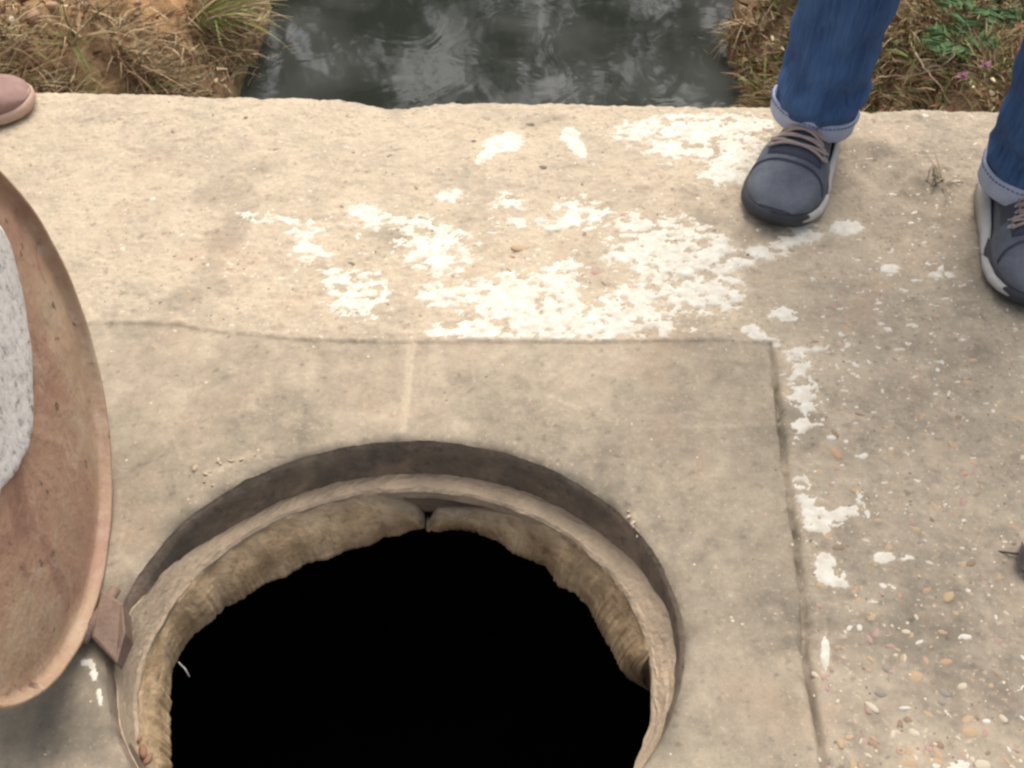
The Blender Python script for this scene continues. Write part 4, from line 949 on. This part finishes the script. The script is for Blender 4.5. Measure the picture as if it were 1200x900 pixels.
def person(root, ankles, knees, hipc, face, mats, torso_h=.50):
    """ankles: two points; hipc centre of hips; face: unit xy the person looks to"""
    f = np.array([face[0], face[1], 0.]); s = np.array([-face[1], face[0], 0.])*-1.; up = np.array([0, 0, 1.]); H = np.array(hipc)
    if np.dot(np.array(ankles[1])-np.array(ankles[0]), s) < 0: s = -s
    V_, E_, R_ = [], [], []
    def add(p, r, par=None): V_.append(tuple(p)); R_.append(r); i = len(V_)-1; (E_.append((par, i)) if par is not None else None); return i
    pel = add(H, .12); sp = add(H+up*.18, .115, pel); ch = add(H+up*.38, .13, sp); nb = add(H+up*.50, .06, ch); nk = add(H+up*.56+f*.01, .052, nb)
    h1 = add(H+up*.63+f*.03, .078, nk); h2 = add(H+up*.70+f*.025, .092, h1); add(H+up*.77+f*.015, .07, h2)
    for k_, q in ((-1, 0), (1, 1)):
        sh = add(H+up*.45+s*k_*.17, .055, ch); el = add(H+up*.17+s*k_*.25+f*.0, .042, sh); wr = add(H-up*.07+s*k_*.26+f*.08, .027, el)
        pm = add(H-up*.13+s*k_*.26+f*.10, .034, wr); kn = add(H-up*.17+s*k_*.26+f*.11, .030, pm)
        for j, (o_, ln) in enumerate(((-.026, .062), (-.009, .072), (.009, .068), (.025, .052))):
            b_ = add(H-up*.19+s*k_*.255+f*(.112+o_), .0105, kn); m_ = add(V_[b_]-up*ln*.5-s*k_*.006, .0092, b_); add(V_[m_]-up*ln*.45-s*k_*.016, .0075, m_)
        t1 = add(H-up*.14+s*k_*.245+f*.145, .0115, pm); add(V_[t1]-up*.035+f*.006, .009, t1)
        hp = add(H-up*.06+s*k_*.09, .09, pel); kn_ = add(np.array(knees[q])+0, .058, hp); an = add(np.array(ankles[q])+up*.0, .036, kn_); add(np.array(ankles[q])-up*.05, .034, an)
    V_ = [tuple(v) for v in V_]
    me = bpy.data.meshes.new('body'); me.from_pydata(V_, E_, []); me.update(); bo = link('body', me, mats['skin'], root, smooth=False)
    sk = bo.modifiers.new('skin', 'SKIN'); sk.use_smooth_shade = True
    for v, r in zip(me.skin_vertices[0].data, R_): v.radius = (r, r)
    me.skin_vertices[0].data[0].use_root = True
    su = bo.modifiers.new('s', 'SUBSURF'); su.levels = su.render_levels = 1
    # shirt: a lofted torso and two sleeves
    vs, fs = [], []
    rg_ = []
    for z, a_, b_ in ((-.06, .175, .125), (.05, .165, .12), (.18, .165, .118), (.32, .19, .13), (.42, .20, .125), (.475, .15, .10), (.51, .07, .07)):
        rg_.append([tuple(H+up*z+s*a_*math.cos(t_)*(1+.02*math.sin(5*t_+z*20))+f*b_*math.sin(t_)) for t_ in [2*PI*j/40 for j in range(40)]])
    vs, fs = loft(rg_, cap=False)
    for k_ in (-1, 1):
        a1, b1 = tube([tuple(H+up*.46+s*k_*.13), tuple(H+up*.43+s*k_*.19), tuple(H+up*.30+s*k_*.222), tuple(H+up*.21+s*k_*.245)], [.07, .074, .066, .064], 20, cap=False); n0 = len(vs); vs += a1; fs += [tuple(n0+i for i in q) for q in b1]
    sh_ = pyd('shirt', vs, fs, mats['shirt'], root); sm = sh_.modifiers.new('t', 'SOLIDIFY'); sm.thickness = .003; ss_ = sh_.modifiers.new('s', 'SUBSURF'); ss_.levels = ss_.render_levels = 1
    # hair cap and face
    hc_ = H+up*.715+f*.012; rg_ = []
    for i in range(8):
        ph = PI*.52*(i/7); rg_.append([tuple(hc_+(up*math.cos(ph)*.118)+(s*math.cos(t_)+f*math.sin(t_)*1.15)*.100*math.sin(ph)-f*.012+ (up*.035*math.sin(ph)*max(0, math.sin(t_)))) for t_ in [2*PI*j/28 for j in range(28)]])
    vs, fs = loft(rg_, cap=False); pyd('hair', vs, fs, mats['hair'], root)
    for k_ in (-1, 1):
        c = H+up*.685+f*.098+s*k_*.032; rg_ = [[tuple(c+up*math.cos(ph)*.012+(s*math.cos(t_)+f*math.sin(t_))*.012*math.sin(ph)) for t_ in [2*PI*j/12 for j in range(12)]] for ph in [PI*i/7 for i in range(8)]]
        vs, fs = loft(rg_); pyd('eye', vs, fs, M['eye'], root)
        c = H+up*.67+f*.02+s*k_*.094; rg_ = [[tuple(c+up*(math.cos(ph)*.032)+(s*math.cos(t_)*.35+f*math.sin(t_)*.7)*.028*math.sin(ph)) for t_ in [2*PI*j/12 for j in range(12)]] for ph in [PI*i/7 for i in range(8)]]
        vs, fs = loft(rg_); pyd('ear', vs, fs, mats['skin'], root)
    vs, fs = tube([tuple(H+up*.69+f*.105), tuple(H+up*.665+f*.122), tuple(H+up*.652+f*.118)], [.008, .014, .012], 10); pyd('nose', vs, fs, mats['skin'], root)
    vs, fs = tube([tuple(H+up*.625+f*.103-s*.024), tuple(H+up*.623+f*.112), tuple(H+up*.625+f*.103+s*.024)], [.004, .007, .004], 8); pyd('mouth', vs, fs, M['brick_red'], root)
def trousers(root, ankles, knees, hipc, face, m, radii, fold, name='jeans', cuff=None, seeds=(3, 8)):
    vs, fs, fd = [], [], []; H = np.array(hipc); s = np.array([face[1], -face[0], 0.])
    if np.dot(np.array(ankles[1])-np.array(ankles[0]), s) < 0: s = -s
    for q in (0, 1):
        hip = H+s*(-1 if q == 0 else 1)*.085+np.array([0, 0, -.04])
        rg_, fa = leg_rings(ankles[q], knees[q], hip, radii, fold, seeds[q], 0)
        a1, b1 = loft(rg_, cap=False); n0 = len(vs); vs += a1; fs += [tuple(n0+i for i in x) for x in b1]; fd += fa
    rg_ = []
    f = np.array([face[0], face[1], 0.])
    for z, a_, b_ in ((-.12, .10, .10), (-.08, .165, .13), (-.02, .18, .135), (.05, .17, .125), (.10, .162, .12)):
        rg_.append([tuple(H+np.array([0, 0, z])+s*a_*math.cos(t_)+f*b_*math.sin(t_)) for t_ in [2*PI*j/64 for j in range(64)]])
    a1, b1 = loft(rg_, cap=True); n0 = len(vs); vs += a1; fs += [tuple(n0+i for i in x) for x in b1]; fd += [.5]*len(a1)
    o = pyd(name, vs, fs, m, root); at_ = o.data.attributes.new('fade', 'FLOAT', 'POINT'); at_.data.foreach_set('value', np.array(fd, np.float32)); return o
def cuff_ring(jeans, a, r, tilt, hgt, seed):
    """turned-up hem: a thick band with a folded top edge and a line of stitches"""
    a = np.array(a); n = 96; prof = [(.93, -.002), (.99, -.002), (1.015, .002), (1.03, hgt*.5), (1.045, hgt-.004), (1.03, hgt), (1.0, hgt-.001), (.93, hgt-.012)]
    rg_ = []
    for f_, z in prof:
        row = []
        for j in range(n):
            t_ = 2*PI*j/n; wob = .0035*float(fbm(np.array(math.cos(t_)*2+seed), np.array(math.sin(t_)*2+z*10), 3, seed)); rr_ = r*f_+wob
            row.append((a[0]+rr_*math.cos(t_), a[1]+rr_*1.06*math.sin(t_), a[2]+z+tilt[0]*math.cos(t_)+tilt[1]*math.sin(t_)+wob*1.2))
        rg_.append(row)
    vs, fs = loft(rg_, cap=False); o = pyd('cuff', vs, fs, M['cuff'], jeans)
    # stitches just under the top edge
    vs, fs = [], []
    for j in range(0, 64):
        t0 = 2*PI*j/64; pts_ = []
        for q in (0, .3, .6):
            t_ = t0+q*2*PI/64; wob = .0035*float(fbm(np.array(math.cos(t_)*2+seed), np.array(math.sin(t_)*2+hgt*7), 3, seed)); rr_ = r*1.040+wob+.0008
            pts_.append((a[0]+rr_*math.cos(t_), a[1]+rr_*1.06*math.sin(t_), a[2]+hgt*.80+tilt[0]*math.cos(t_)+tilt[1]*math.sin(t_)+wob*1.2))
        a1, b1 = tube(pts_, .0011, 5); n0 = len(vs); vs += a1; fs += [tuple(n0+i for i in x) for x in b1]
    st = pyd('stitching', vs, fs, M['stitch'], jeans); st['kind'] = 'stuff'
SH = {'upper': M['nubuck'], 'dark': M['nubuck_dark'], 'sole': M['mesh_toe'], 'stripe': M['white_rubber'], 'lace': M['lace']}
# the person in jeans, standing at the far right and facing the camera
toe1 = at(894, 263, .01)[:2]; d1 = np.array([.46, .89]); d1 /= np.linalg.norm(d1); heel1 = toe1+d1*.335
toe2 = at(1226, 366, .01)[:2]; d2 = np.array([.07, 1.]); d2 /= np.linalg.norm(d2); heel2 = toe2+d2*.33
an1 = heel1-d1*.110; an2 = heel2-d2*.100
an1 = an1+np.array([.001, 0]); A1 = (an1[0], an1[1], .10); A2 = (an2[0], an2[1], .10)
hip = ((an1[0]+an2[0])/2-.005, (an1[1]+an2[1])/2+.0, .93)
K1 = (an1[0]+.004, an1[1]-.03, .50); K2 = (an2[0]-.055, an2[1]-.03, .50)
fc = np.array([-.15, -1.]); fc /= np.linalg.norm(fc)
pr = empty('person', (hip[0], hip[1], 0)); tag(pr, 'person in turned-up blue jeans and slate sneakers with taupe laces, standing at the far right', 'person')
pr.location = (0, 0, 0)
person(pr, (A1, A2), (K1, K2), hip, fc, {'skin': M['skin'], 'shirt': M['shirt'], 'hair': M['hair']})
JR = [.070, .0745, .073, .080, .105, .115]
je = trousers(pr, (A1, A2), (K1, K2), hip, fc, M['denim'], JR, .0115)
cuff_ring(je, (A1[0], A1[1], .082), .0725, (-.010, -.006), .036, 3); cuff_ring(je, (A2[0], A2[1], .080), .0745, (.004, -.004), .040, 8)
s1 = shoe(pr, heel1, toe1, SH, -1 if True else 1)
s2 = shoe(pr, heel2, toe2, SH, 1)
# the person at the far left, of whom only the toe of a shoe shows
toe3 = at(40, 112, .02)[:2]; d3 = np.array([-.93, -.25]); d3 /= np.linalg.norm(d3); heel3 = toe3+d3*.295
toe4 = toe3+np.array([-.12, -.40]); heel4 = toe4+np.array([-.29, .06])
an3 = heel3-d3*.08; d4 = (heel4-toe4)/np.linalg.norm(heel4-toe4); an4 = heel4-d4*.08
B1 = (an3[0], an3[1], .10); B2 = (an4[0], an4[1], .10); hip2 = ((an3[0]+an4[0])/2-.02, (an3[1]+an4[1])/2, .92)
KB1 = (an3[0]+.01, an3[1]-.05, .5); KB2 = (an4[0]+.01, an4[1]+.05, .5)
p2 = empty('person', (0, 0, 0)); tag(p2, 'person mostly out of view at far left, a mauve shoe with tan sole showing', 'person')
person(p2, (B1, B2), (KB1, KB2), hip2, (1., .0), {'skin': M['skin'], 'shirt': M['shirt2'], 'hair': M['hair']})
trousers(p2, (B1, B2), (KB1, KB2), hip2, (1., .0), M['khaki'], [.075, .08, .085, .095, .115, .12], .004, 'trousers')
SH2 = {'upper': M['mauve'], 'dark': M['mauve'], 'sole': M['tan_sole'], 'stripe': M['tan_sole'], 'lace': M['lace']}
shoe(p2, heel3, toe3, SH2, 1, flat=True); shoe(p2, heel4, toe4, SH2, -1, flat=True)
